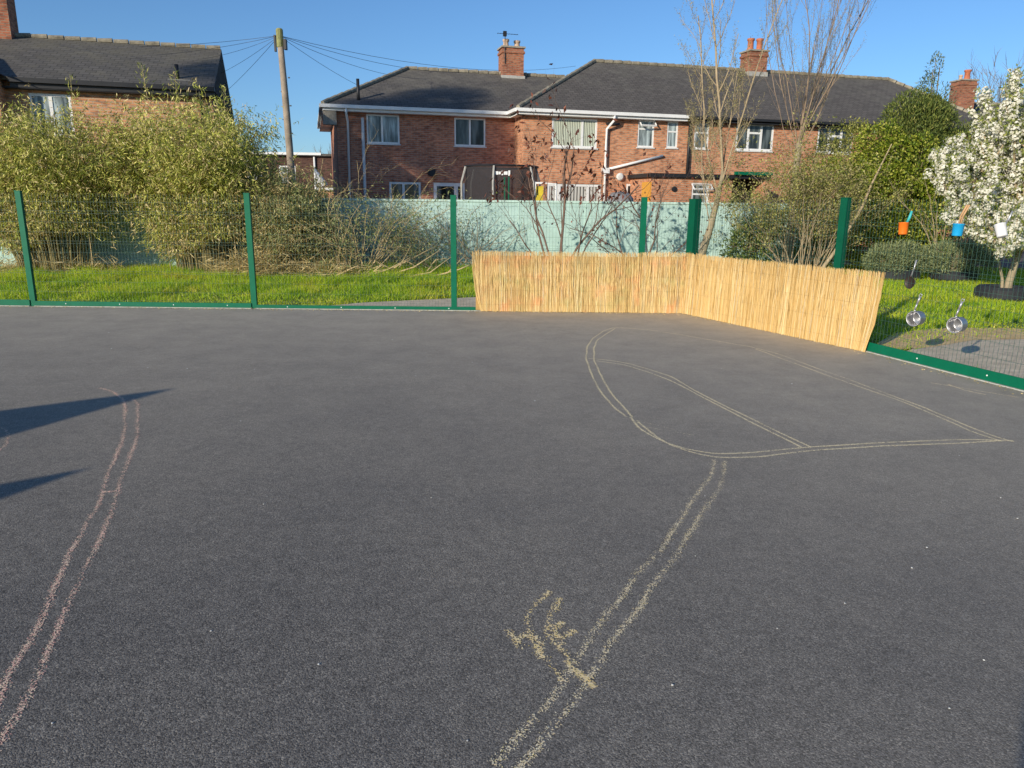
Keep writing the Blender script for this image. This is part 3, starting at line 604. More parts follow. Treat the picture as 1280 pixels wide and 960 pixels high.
mb=MB(); mb.box(3.3,3.85,-.1,-.02,4.72,4.80); mb.build('overflow_pipe',M['black'],hW)
bar(hW,'soil_pipe',[(6.86,-.09,5.0),(6.86,-.09,2.7)],.06,M['black'])
mb=MB(); mb.lathe([(.14,0),(.15,.1),(.1,.14),(0,.15)],12,(3.95,-.02,2.78),(0,-1,0)); mb.build('outside_lamp',M['whitew'],hW)
chimney(hW,11.68,12.58,3.8,4.6,7.65,8.55,M['brickC'],[(11.9,.52,'pot',.15),(12.36,.54,'pot',.15)])
# flat-roofed outhouse on the front of the terrace
oh=[(6.1,6.84,1.4,2.5)]
mb=wall_open(4.45,7.8,0,2.72,oh); 
for i in range(len(mb.v)): mb.v[i]=(mb.v[i][0],mb.v[i][1]-2.0,mb.v[i][2])
mb.add([(4.45,-2,0),(4.45,0,0),(4.45,0,2.72),(4.45,-2,2.72),(7.8,-2,0),(7.8,0,0),(7.8,0,2.72),(7.8,-2,2.72)],[(0,3,2,1),(4,5,6,7)])
ou=mb.build('outhouse',M['brickR'],hW)
mb=MB(); mb.box(4.3,9.4,-2.15,-.01,2.722,2.86); mb.build('flat_roof',M['black'],ou)
window(hW,*oh[0],[],'paneg',[(0,.66)],openlight=(6.08,6.86,2.2,2.5),y=-2.0)
mb=MB(); mb.lathe([(.10,0),(.10,.05),(0,.06)],14,(5.35,-2.0,2.3),(0,-1,0)); mb.build('vent_outlet',M['black'],ou)
mb=MB(); mb.box(4.40,4.448,-1.95,-1.2,0,2.55); mb.box(4.385,4.40,-1.85,-1.3,1.35,2.35); mb.build('orange_door',M['orangedoor'],ou)
mb=MB(); mb.box(7.8,9.3,-1.2,-1.1,0,2.6); mb.build('dark_doorway',M['dark'],ou)
mb=MB(); mb.box(7.75,9.35,-2.3,-2.16,2.86,2.98); mb.build('green_fascia',M['green'],ou)
mb=MB(); mb.box(9.2,9.4,-2,-.01,0,2.72); mb.build('end_pier',M['brickR'],ou)

# --- near left house
TL=R(16.5)
hN=thing('brick_house','orange brick house with long dark gabled roof above the bamboo at far left','house',(-8.8,22.85,0),TL)
op=[(-4.72,-3.69,3.4,4.5)]
wall_open(-5.25,0,0,4.85,op).build('wall',M['brickO'],hN)
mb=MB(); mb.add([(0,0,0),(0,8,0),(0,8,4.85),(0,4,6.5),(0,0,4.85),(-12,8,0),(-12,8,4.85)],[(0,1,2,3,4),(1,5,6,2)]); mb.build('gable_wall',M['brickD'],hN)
mb=MB(); mb.box(-12,-5.25,-.6,.0,0,4.85); mb.build('front_wing',M['brickO'],hN)
window(hN,*op[0],[.5],'paneg',fw=.07)
hip_roof(hN,-12,0,0,8,4.83,6.62,0,0,M['roofH'],.3)
ridge_line(hN,[(-12,4,6.64),(.08,4,6.64)],.075,.45)
# roof of the front wing with its valley
mb=MB(); mb.add([(-5.05,-.9,4.83),(-5.05,-.3,4.84),(-8.6,4,6.60),(-8.6,-.9,6.60),(-12.2,-.9,4.83),(-12.2,4,4.83)],[(0,1,2,3),(3,2,5,4)]); mb.build('wing_roof',M['roofH'],hN)
mb=MB(); mb.add([(-5.25,-.61,4.85),(-12,-.61,4.85),(-8.6,-.61,6.5)],[(0,2,1)]); mb.build('wing_gable',M['brickO'],hN)
mb=MB(); mb.box(-5.04,.1,-.42,-.305,4.72,4.84); mb.box(-5.04,.1,-.302,-.28,4.6,4.8); mb.box(-5.24,.1,-.28,-.003,4.58,4.61); mb.build('gutter',M['black'],hN)
chimney(hN,-6.75,-5.95,3.6,4.4,6.4,8.6,M['brickC'],[(-6.4,.4,'pot',.13)])
bar(hN,'vent_pipe',[(-.95,.45,5.05),(-.95,.45,5.52)],.06,M['black'])
mb=MB(); mb.box(-1.2,-.6,.3,.6,5.02,5.09); mb.build('vent_flashing',M['lead'],hN)
bar(hN,'downpipe',[(-.3,-.36,4.72),(-.3,-.09,4.4),(-.3,-.08,0)],.045,M['black'])

# --- far houses
fh=thing('terraced_house','shade-darkened brown low terrace with white verge far behind the telegraph pole','house',(-19.2,52,0),R(6))
op=[(1.1,2.1,3.1,4.0),(3.2,4.3,3.0,4.1),(7.2,8.5,3.1,4.1)]
wall_open(0,9,0,4.75,op).build('wall',M['brickD'],fh)
for q,c in zip(op,([.5],[.5],[.33,.66])): window(fh,*q,c,'paneg',[(0,.55)],fw=.1)
mb=MB(); mb.box(-.3,9.3,-.3,6,4.752,4.9); mb.build('roof',M['roofH'],fh)
mb=MB(); mb.box(1.3,6.1,-.36,-.302,4.80,4.96); mb.build('verge_board',M['white'],fh)
bar(fh,'downpipe',[(5.6,-.1,4.7),(5.6,-.1,0)],.07,M['white'])
mb=MB(); mb.box(5.8,9.0,-1.2,-.01,2.5,2.65); mb.build('porch_roof',M['whitew'],fh)
mb=MB(); mb.box(6.2,8.8,-.9,-.02,0,2.49); mb.build('porch',M['brickR'],fh)
h3=thing('brick_house','distant house roof and brick chimney beyond the conifers at right','house',(19.6,38,0),R(8))
mb=MB(); mb.box(0,16,0,8,0,5.0); mb.build('wall',M['brickR'],h3)
hip_roof(h3,0,16,0,8,5.05,7.25,0,3,M['roofR'])
ridge_line(h3,[(0,4,7.27),(13,4,7.27)])
chimney(h3,3.2,4.05,1.5,2.3,6.0,8.0,M['brickC'],[(3.75,.5,'pot',.15),(3.4,.25,'potbuff',.08)])

# ------------------------------------------------------------------ telegraph pole and wires
tp=thing('telegraph_pole','tall weathered timber telegraph pole between the two houses','utility pole',(-6.08,20.9,0))
mb=MB(); mb.tube([(0.03,0,-.1),(.02,0,2.4),(-.03,0,4.4),(-.09,0,6.02)],[.108,.10,.088,.076],12); mb.build('pole_shaft',M['pole'],tp,True)
mb=MB(); mb.lathe([(.08,0),(.09,.02),(.09,.43),(.07,.46),(.0,.48)],10,(-.085,0,5.6)); mb.build('pole_top',M['lichen'],tp)
mb=MB(); mb.box(.02,.085,-.07,.07,5.55,5.8); mb.box(-.235,-.19,-.04,.04,5.5,5.9); mb.build('terminal_box',M['black'],tp)
mb=MB()
for i in range(8): mb.box(-.03+.21*((i%2)-.5),.00+.24*((i%2)-.5),-.015,.015,2.4+i*.35,2.43+i*.35)
mb.build('step',M['black'],tp)
def wire(p0,p1,sag,label):
    mb=MB(); a=Vector(p0); b=Vector(p1); pts=[]
    for i in range(15):
        t=i/14; p=a.lerp(b,t); p.z-=sag*4*t*(1-t); pts.append(p)
    mb.tube(pts,.0055,4); o=mb.build('telephone_wire',M['cable']); tag(o,label,'wire','telephone wires fanning out from the pole')
top=(-6.16,20.85,5.88)
for p1,sg,lb in [((-3.6,32.2,6.6),.25,'lower wire from the pole to the hip of the shaded brick house'),((-1.0,33.6,7.15),.35,'middle wire from the pole to the ridge of the shaded brick house'),((2.6,34.2,7.5),.45,'highest wire from the pole right towards the first chimney'),((-4.9,30.3,5.6),.15,'shortest wire from the pole to the eaves above the vent pipe')]:
    wire(top,p1,sg,lb)
for p1,sg,lb in [((-19,27,7.1),.35,'uppermost wire from the pole left over the dark gabled roof'),((-17,27.8,6.75),.35,'second wire from the pole left over the dark gabled roof'),((-12.5,27.6,6.4),.22,'wire from the pole to the ridge of the far left house'),((-11.3,28.5,5.9),.12,'steeper wire from the pole to the gable of the far left house'),((-10.9,29.2,5.5),.06,'steepest wire from the pole to the gable of the far left house')]:
    wire(top,p1,sg,lb)

# ------------------------------------------------------------------ garden things behind the wall
tr=thing('trampoline','round trampoline with black safety net behind the mint wall','trampoline',(-.42,25.2,0))
mb=MB(); mb.lathe([(1.3,.72),(1.3,.8),(1.05,.84),(1.05,.78),(1.3,.72)],32); mb.build('pad_ring',M['greendk'],tr)
mb=MB(); mb.lathe([(1.05,.8),(.0,.78)],32); mb.build('jump_mat',M['black'],tr)
mb=MB(); mb.lathe([(1.18,.84),(1.2,1.8),(1.18,2.86)],32); mb.build('safety_net',M['net'],tr,True)
mb=MB(); mb.tube([(1.2*math.cos(a*PI/16),1.2*math.sin(a*PI/16),2.86) for a in range(33)],.03,6); mb.build('top_ring',M['black'],tr)
for k in range(6):
    a=R(200+k*60); c,s=math.cos(a),math.sin(a)
    mb=MB(); mb.tube([(1.34*c,1.34*s,0),(1.36*c,1.36*s,2.35),(1.22*c,1.22*s,2.84)],.035,6); mb.build('net_pole',M['lead'],tr)
mb=MB()
for i,(q,w,h) in enumerate([(0,.09,.1),(.1,.07,.08),(.19,.05,.13),(.26,.12,.1),(.4,.06,.16)]):
    a=R(262)+q/1.2; x,y=1.215*math.cos(a),1.215*math.sin(a); mb.box(x,x+w,y-.006,y,2.62-h/2,2.62+h/2)
mb.build('net_emblem',M['white'],tr)
for k in range(2):
    mb=MB(); mb.tube([(.15+k*.1,-1.27,.8),(.12+k*.14,-1.26,2.5)],.02,5); mb.build('green_tie',M['green'],tr)
yt=thing('toy_slide','yellow plastic toy slide with a white rail beyond the mint wall','toy slide',(.78,23.6,0))
mb=MB(); mb.box(-.1,.1,-.2,.2,0,1.95); mb.box(-.12,.12,-.12,.12,1.95,2.22); mb.build('tower',M['yellow'],yt)
bar(yt,'rail',[(-.12,-.2,1.9),(-.12,-.2,2.32),(.5,-.2,2.30),(.5,-.2,0)],.04,M['white'])
mb=MB(); mb.add([(.1,-.15,2.1),(.1,.15,2.1),(1.3,.15,.2),(1.3,-.15,.2)],[(0,1,2,3)]); mb.build('chute',M['yellow'],yt)
gc=thing('covered_barbecue','rounded grey tarpaulin cover between two white windows beyond the wall','covered barbecue',(3.55,25.5,0))
mb=MB(); mb.lathe([(.5,0),(.5,1.5),(.44,1.9),(.3,2.08),(0,2.14)],20); mb.build('cover',M['tarp'],gc,True)
mb=MB(); mb.lathe([(.505,.5),(.515,.52),(.505,.54)],20); mb.build('drawstring',M['black'],gc,True)
gp=thing('garden_parasol','small white folded parasol leaning above the wall left of the downpipe','parasol',(-6.35,25,0))
mb=MB(); mb.lathe([(.02,0),(.17,.02),(.12,.3),(.03,.62),(0,.64)],10,(.12,0,2.16),(-.42,0,.9)); mb.build('canopy',M['cloth'],gp)
bar(gp,'pole',[(.2,0,0),(.12,0,2.17)],.025,M['wood'])

# ------------------------------------------------------------------ branching plants
MINR=[.003]
def grow(mb,p,d,L,r,depth,spread,n_child,up,tips,sides=5,wig=.12,segs=5,shrink=.68,first=.35):
    """recursive limb; collects (tip, direction) and the shoots along it"""
    pts=[Vector(p)]; rad=[r]; d=Vector(d).normalized(); q=Vector(p)
    for i in range(segs):
        d=(d+Vector((random.gauss(0,wig),random.gauss(0,wig),random.gauss(0,wig)+up*.12))).normalized()
        q=q+d*(L/segs); pts.append(q.copy()); rad.append(r*(1-(i+1)/segs*(.55 if depth>0 else .8)))
    mb.tube(pts,rad,sides if r>.012 else 3,False)
    tips.append((pts[-1],d.copy(),depth))
    if depth==0:
        for a in pts[2:]: tips.append((a,d.copy(),-1))
        return
    for k in range(n_child):
        t=first+(1-first)*(k+random.random())/n_child; i=min(segs-1,int(t*segs)); f=t*segs-i
        b=pts[i].lerp(pts[i+1],min(1,f)); ax=(pts[i+1]-pts[i]).normalized()
        side=Vector((random.gauss(0,1),random.gauss(0,1),random.gauss(0,1))); side=(side-ax*side.dot(ax)).normalized()
        nd=(ax*math.cos(spread)+side*math.sin(spread)*random.uniform(.7,1.2)+Vector((0,0,up*.25))).normalized()
        grow(mb,b,nd,L*shrink*random.uniform(.7,1.15),max(MINR[0],rad[i]*.5),depth-1,spread,n_child,up,tips,sides,wig,segs,shrink,first)
def leaves_at(tips,per,spread,ln,wd,parent,mat,name='foliage',droop=0,depths=(0,-1),lead=.0):
    T=[t for t in tips if t[2] in depths]
    if not T: return
    P=np.array([t[0][:] for t in T]); D=np.array([t[1][:] for t in T])
    P=np.repeat(P,per,0)+RNG.normal(0,spread,(len(T)*per,3)); D=np.repeat(D,per,0)*.8+randdir(len(P))*.9+np.array([0,0,-droop])
    return arr_mesh(name,leaf_quads(P,D,RNG.uniform(*ln,len(P)),RNG.uniform(*wd,len(P))),4,mat,parent)

# bare tree A (stout trunk right of the wide corner post)
random.seed(11)
ta=thing('bare_tree','leafless tree with stout forked trunk right of the wide corner post','tree',(4.85,18.6,0))
mb=MB(); tips=[]
mb.tube([(-.28,0,-.05),(-.16,0,.6),(.0,0,1.2),(.12,0,1.9),(.2,.0,2.5)],[.15,.10,.078,.062,.042],9,False)
tr_=mb.build('trunk',M['barkpale'],ta,True)
mb=MB()
for (h,x0,dx,dy,L,r) in [(2.4,.2,-.06,0,4.5,.036),(1.7,.08,.16,.1,3.2,.02),(1.9,.12,-.24,.1,4.2,.026),(1.1,0,-.25,-.1,2.6,.015),(2.2,.18,.2,-.1,4.3,.024),(1.5,.04,-.4,.1,3.0,.015)]:
    grow(mb,(x0,0,h),(dx,dy,1),L,r,2,.78,13,.8,tips,5,.07,8,.27,.10)
mb.build('branches',M['twig'],ta,True); leaves_at(tips,1,.02,(.02,.05),(.01,.02),ta,M['budtan'],'buds')
# bare tree B (pollard with a fan of long whips)
random.seed(5)
tb=thing('bare_tree','tall pollarded tree with a fan of long upright whips against the sky','tree',(7.55,20.6,0))
mb=MB(); mb.tube([(.05,0,-.05),(.0,0,1.2),(-.02,0,2.4),(0.0,0,3.3),(.12,0,3.9)],[.125,.105,.09,.075,.045],8,False); mb.build('trunk',M['barkpale'],tb,True)
mb=MB(); tips=[]
for k in range(14):
    a=R(k*137.5); s=random.uniform(.08,.72); h=random.uniform(2.5,3.8)
    grow(mb,(0,0,h),(math.cos(a)*s,math.sin(a)*s*.8,1),random.uniform(3.2,5.2),random.uniform(.011,.02),2 if k%3 else 1,.55,9,.9,tips,5,.06,9,.30,.15)
mb.build('whips',M['twigred'],tb,True); leaves_at(tips,1,.03,(.02,.04),(.01,.018),tb,M['budtan'],'buds')
# rust-leaved shrub in front of the mint wall
random.seed(21)
tc_=thing('deciduous_shrub','sparse forked shrub with dangling rust brown leaves in front of the mint wall','shrub',(1.05,17.2,0))
mb=MB(); tips=[]
for (dx,dy,L,r) in [(.02,0,2.9,.04),(-.45,.1,2.5,.03),(.35,-.1,2.8,.032),(.7,.1,2.0,.025),(-.75,0,1.7,.022),(.15,.2,3.0,.03),(-.2,-.2,2.6,.028),(.95,.0,1.9,.022)]:
    grow(mb,(dx*.25,dy*.3,0),(dx,dy,1.1),L,r,2,.55,4,.5,tips,5,.13,7,.5,.3)
mb.build('stems',M['stub'],tc_,True)
leaves_at([t for t in tips if t[0].z>1.7 and random.random()<.42],1,.02,(.10,.17),(.05,.08),tc_,M['rustleaf'],'leaves',1.6)
random.seed(22)
te=thing('deciduous_shrub','thin bare branching shrub between the rust leaved shrub and stout tree','shrub',(3.0,17.8,0))
mb=MB(); tips=[]
for (dx,dy,L,r) in [(.02,0,2.0,.03),(-.55,.1,1.9,.022),(.35,-.1,2.2,.024),(.75,.1,1.6,.018),(-.9,0,1.6,.018),(-.3,.2,2.1,.02),(1.1,.1,1.5,.016),(.55,.3,1.9,.018)]:
    grow(mb,(dx*.2,dy*.3,0),(dx,dy,1.0),L,r,2,.65,5,.3,tips,5,.17,7,.52,.2)
mb.build('stems',M['stub'],te,True); leaves_at([t for t in tips if random.random()<.12],1,.02,(.05,.1),(.03,.05),te,M['rustleaf'],'leaves',1.4)

# arching dead-stemmed shrub in front of the mint wall, left of the middle post
random.seed(31)
td=thing('dead_shrub','tangled dead straw coloured shrub arching over the mint wall','shrub',(-3.75,17.9,0))
mb=MB(); tips=[]
for k in range(46):
    a=random.uniform(0,2*PI); s=random.uniform(.15,1.1)
    grow(mb,(math.cos(a)*.3,math.sin(a)*.25,0),(math.cos(a)*s,math.sin(a)*s*.6,1.0),random.uniform(1.4,2.9),random.uniform(.007,.015),2,.65,4,-.35,tips,4,.15,8,.42,.25)
mb.build('stems',M['straw'],td,True)
leaves_at([t for t in tips if t[0].z<1.9 and random.random()<.5],2,.12,(.05,.11),(.014,.026),td,M['bamboogr'],'leaves',.3)
mb=MB()
for k in range(16):
    x=random.uniform(-.5,2.0); y=random.uniform(-1.0,-.2); a=random.uniform(-.6,.6); L=random.uniform(.5,1.4)
    mb.tube([(x,y,.03),(x+L*.5*math.cos(a),y+.2*math.sin(a),.10+random.uniform(0,.3)),(x+L*math.cos(a),y+.3*math.sin(a),.03+random.uniform(0,.7))],[.022,.016,.008],5)
mb.build('fallen_branches',M['straw'],td,True)
# ivy-like scrub covering the wall behind it
random.seed(33)
ti=thing('evergreen_shrub','dark green leafy scrub spreading low against the mint wall','shrub',(-2.9,19.0,0))
mb=MB(); tips=[]
for k in range(70):
    a=random.uniform(0,2*PI); s=random.uniform(.4,1.6)
    grow(mb,(random.uniform(-1.4,2.3),random.uniform(-.1,.2),0),(math.cos(a)*s,-abs(math.sin(a))*.15,1.0),random.uniform(1.0,1.9),.012,1,.7,4,.1,tips,3,.18,6,.5,.2)
mb.build('stems',M['twig'],ti,True); leaves_at([t for t in tips if random.random()<max(.12,.75-.25*max(0,t[0].x))],2,.06,(.03,.07),(.02,.035),ti,M['darkleaf'],'leaves',.2)

# ------------------------------------------------------------------ bamboo
def bamboo(label,loc,rx,ry,h,n,seed,leaf,per,lean=(0,0),dry=.12,low=.3,group='bamboo clumps along the mint wall',culmmat='culm',lw=(.014,.026),top=1.):
    random.seed(seed); rng=np.random.default_rng(seed)
    t=thing('bamboo_clump',label,'bamboo',loc,0,group); mb=MB(); P=[];D=[]; PD=[];DD=[]
    for k in range(n):
        a=random.uniform(0,2*PI); q=math.sqrt(random.random()); bx,by=math.cos(a)*q*rx*.42,math.sin(a)*q*ry*.45+.2
        hh=h*random.uniform(.66,1.0)*(1.0-.2*q*q); ox=math.cos(a)*q*rx*.75+lean[0]*random.uniform(.5,1.2); oy=math.sin(a)*q*ry*.6+lean[1]
        arch=random.uniform(.1,.5); pts=[]
        for i in range(9):
            s=i/8; pts.append(Vector((bx+ox*s**1.7+math.cos(a)*arch*s**3,by+oy*s**1.7+math.sin(a)*arch*s**3,hh*(s-.16*arch*s**4))))
        mb.tube(pts,[.011*(1-.8*i/8)+.0025 for i in range(9)],4,False)
        for i in range(per):
            s=.16+.84*random.random()**.8; j=min(7,int(s*8)); c=pts[j].lerp(pts[j+1],s*8-j)
            tw=Vector((random.gauss(0,.27),random.gauss(0,.22),random.gauss(0,.17)))*(1.15-.35*s)
            c=c+tw
            if c.z<low+.25*math.sin(c.x*2.3): continue
            dst=(PD,DD) if (random.random()<(dry+.4*(1-min(1,c.z/h*1.9)))) else (P,D)
            for m in range(5):
                dst[0].append((c.x+random.gauss(0,.045),c.y+random.gauss(0,.045),c.z+random.gauss(0,.045)))
                dst[1].append((tw.x+random.gauss(0,.35),tw.y+random.gauss(0,.35)-.1,-.35+random.gauss(0,.35)))
    mb.build('culms',M[culmmat],t,True)
    for nm,PP,DD_,m in (('foliage',P,D,leaf),('dry_foliage',PD,DD,'bamboodry')):
        PP=np.array(PP); DD_=np.array(DD_)
        arr_mesh(nm,leaf_quads(PP,DD_,rng.uniform(.06,.145,len(PP)),rng.uniform(*lw,len(PP)),.35),4,M[m],t)
    return t
bamboo('broad yellow green bamboo clump at the left edge before the mint wall',(-10.75,17.3,0),1.95,1.1,4.0,160,41,'bamboo',112,(-.05,-.55),low=.75)
bamboo('tall yellow green bamboo clump bowing over straw litter left of the second post',(-7.35,17.6,0),1.5,1.1,4.3,150,42,'bamboo',118,(.05,-.55),low=.6)
bamboo('thin grey green bamboo clump just right of the second fence post',(-5.5,17.6,0),.9,.7,2.75,60,43,'bamboogr',78,(.1,-.2),.3,low=.4)
# plumes standing out above the clumps
random.seed(45)
for j,(x,y,h,lb) in enumerate([(-8.0,17.4,4.55,'tallest feathery bamboo plume rising left over the dark roof'),(-7.55,17.5,4.45,'straight feathery bamboo plume beside the roof vent pipe'),(-6.45,17.4,4.1,'feathery bamboo plume against the gable end'),(-9.75,17.3,4.3,'thin bamboo plume in front of the white upstairs window')]):
    t=thing('bamboo_plume',lb,'bamboo',(x,y,0),0,'bamboo plumes above the clumps'); mb=MB(); P=[];D=[]
    dx=random.uniform(-.25,.05) if j==0 else random.uniform(-.05,.05); pts=[Vector((dx*(s/8)**2*1.2,0,h*s/8)) for s in range(9)]
    mb.tube(pts,[.011-.001*s for s in range(9)],4,False); mb.build('culm',M['straw'],t,True)
    for i in range(150):
        s=random.uniform(.68,1.0); k=min(7,int(s*8)); c=pts[k].lerp(pts[k+1],s*8-k); w=.16*(1.02-s)/.32+.02
        P.append((c.x+random.gauss(0,w),c.y+random.gauss(0,w),c.z)); D.append((random.gauss(0,.4),random.gauss(0,.4),.5))
    arr_mesh('foliage',leaf_quads(np.array(P),np.array(D),RNG.uniform(.07,.14,len(P)),RNG.uniform(.012,.02,len(P))),4,M['bamboo'],t)
# straw litter at the feet of the bamboo
def litter(name,label,cx,cy,rx,ry,n,h):
    x=cx+RNG.normal(0,rx*.5,n); y=cy+RNG.normal(0,ry*.5,n); z=np.abs(RNG.normal(0,h*.5,n))
    v=leaf_quads(np.stack([x,y,z],1),np.stack([RNG.normal(0,1,n),RNG.normal(0,1,n),RNG.uniform(-.2,.9,n)],1),RNG.uniform(.12,.4,n),RNG.uniform(.008,.018,n))
    return tag(arr_mesh(name,v,4,M['bamboodry']),label,'litter',None,'stuff')
litter('straw_litter','pale dry bamboo straw heaped on the grass edge by the second post',-6.1,17.1,.9,.5,2200,.4)
litter('straw_litter','dry leaf straw under the left bamboo clump',-10.8,17.4,1.6,.5,2200,.25)
litter('straw_litter','dead stalks lying under the tangled shrub',-4.4,17.3,1.0,.5,1000,.3)

# ------------------------------------------------------------------ evergreens and blossom
def shell_points(blobs,n,inner=.72,seed=1,squash=1.):
    """points near the surface of a union of ellipsoids, with clumpy gaps"""
    rng=np.random.default_rng(seed); out=[];nor=[]
    areas=np.array([b[3]*b[5] for b in blobs]); areas/=areas.sum()
    for b,a in zip(blobs,areas):
        m=int(n*a*1.6); d=unit(rng.normal(size=(m,3))); r=inner+(1.08-inner)*rng.uniform(size=m)**.6
        c=np.array(b[:3]); s=np.array(b[3:6]); p=c+d*s*r[:,None]
        nz=np.array([mnoise.noise((q[0]*2.3+seed,q[1]*2.3,q[2]*2.3)) for q in p])
        k=(nz>-.28)&(p[:,2]>.03); p=p+d*(nz*.18)[:,None]; out.append(p[k]); nor.append(d[k])
    return np.concatenate(out),np.concatenate(nor)
def leafy(name,label,cat,loc,blobs,n,ln,wd,mat,seed,dirmix=.8,up=0.,stems=True,group=None,inner=.7,barkm='bark'):
    t=thing(name,label,cat,loc,0,group)
    P,Nn=shell_points(blobs,n,inner,seed); D=Nn*dirmix+randdir(len(P))*.8+np.array([0,0,up])
    arr_mesh('crown',leaf_quads(P,D,RNG.uniform(*ln,len(P)),RNG.uniform(*wd,len(P))),4,M[mat],t)
    if stems:
        mb=MB(); random.seed(seed)
        b0=blobs[0]; mb.tube([(b0[0]*.3,b0[1]*.3,-.05),(b0[0]*.5,b0[1]*.5,b0[2]*.6),(b0[0],b0[1],b0[2]+b0[5]*.5)],[.11,.09,.04],7,False)
        for b in blobs:
            for k in range(5):
                d=unit(RNG.normal(size=3)); e=(b[0]+d[0]*b[3]*.8,b[1]+d[1]*b[4]*.8,b[2]+abs(d[2])*b[5]*.8)
                mb.tube([(b0[0]*.5,b0[1]*.5,b0[2]*.5),((b0[0]*.5+e[0])/2+.1,(b0[1]*.5+e[1])/2,(b0[2]*.5+e[2])/2+.15),e],[.035,.022,.008],4,False)
        mb.build('trunk',M[barkm],t,True)
    return t
leafy('laurel_bush','large bright green laurel bush behind the tyre planter at right','bush',(10.2,20.6,0),[(0,0,1.3,1.35,1.0,1.4),(.2,.1,2.6,1.15,.9,1.0),(-.55,-.3,1.9,.9,.8,1.0),(.95,-.2,1.9,.75,.7,1.0),(0,-.5,.8,1.5,.7,.8),(-.3,.2,3.1,.75,.6,.75)],26000,(.05,.10),(.03,.055),'laurel',51)
leafy('laurel_bush','olive bush with a rounded top behind the bright laurel','bush',(9.3,21.9,0),[(0,0,2.0,1.1,.8,1.9),(.5,.1,3.0,.7,.6,1.0)],9000,(.05,.09),(.025,.045),'laurelolive',52)
leafy('conifer_hedge','dark green clipped conifer standing behind the laurel','conifer',(11.15,21.6,0),[(0,0,2.2,.95,.8,2.3),(-.1,0,3.8,.85,.7,.95),(.3,.1,3.0,.85,.7,1.6)],20000,(.07,.15),(.02,.035),'conifer',53,.5,.7)
leafy('conifer_hedge','second darker conifer half hidden by the blossom tree','conifer',(13.3,22.5,0),[(0,0,2.0,1.3,.9,2.0),(.4,0,3.2,.9,.7,1.0),(-.9,0,1.6,.9,.8,1.6)],14000,(.07,.15),(.02,.035),'conifer',54,.5,.7)
leafy('young_spruce','blue green pointed young tree top above the conifer','tree',(12.25,23.2,0),[(0,0,3.1,.75,.6,1.5),(0,0,4.7,.55,.5,.8),(0,0,5.45,.2,.2,.65)],2600,(.06,.12),(.025,.04),'spruce',55,.5,.5)
leafy('laurel_bush','dark glossy leafed low bush against the wall left of the laurel','bush',(6.0,19.0,0),[(0,0,.7,.55,.4,.8),(-.35,0,.5,.4,.35,.55),(.3,-.1,1.2,.4,.3,.5)],2600,(.06,.12),(.03,.055),'darkleaf',56,.9,0,True,None,.3)
leafy('laurel_bush','yellow green bush behind the twiggy beige shrub','bush',(8.45,21.3,0),[(0,0,1.2,.9,.7,1.3),(.5,0,2.0,.8,.6,1.0),(-.5,0,.8,.7,.6,.9)],9000,(.05,.09),(.028,.05),'laurel',57)
# beige-olive twiggy shrub with long leaning stem
random.seed(61)
ts=thing('budding_shrub','twiggy beige shrub in early leaf left of the bright laurel','shrub',(7.1,18.4,0))
mb=MB(); tips=[]
for k in range(44):
    a=random.uniform(0,2*PI); s=random.uniform(.1,.85)
    grow(mb,(math.cos(a)*.35,math.sin(a)*.3,0),(math.cos(a)*s,math.sin(a)*s*.7,1.1),random.uniform(1.7,2.6),random.uniform(.009,.018),2,.6,4,.3,tips,4,.14,6,.42,.3)
mb.tube([(.1,-.6,0),(.55,-.6,.7),(1.05,-.6,1.7),(1.2,-.6,2.2),(1.55,-.6,3.1)],[.05,.042,.035,.026,.012],6,False)
mb.build('stems',M['twig'],ts,True); leaves_at(tips,3,.06,(.03,.065),(.018,.032),ts,M['budtan'],'buds')
leaves_at(tips,2,.09,(.04,.08),(.022,.04),ts,M['laurelolive'],'leaves')
random.seed(62)
tv=thing('bare_shrub','bare upright twiggy shrub between laurel and blossom tree','shrub',(11.0,18.9,0))
mb=MB(); tips=[]
for k in range(14):
    a=random.uniform(0,2*PI); s=random.uniform(.1,.5)
    grow(mb,(math.cos(a)*.2,math.sin(a)*.2,0),(math.cos(a)*s,math.sin(a)*s,1.1),random.uniform(1.6,2.5),.016,2,.5,4,.4,tips,4,.1,6,.4,.3)
mb.build('stems',M['twig'],tv,True)
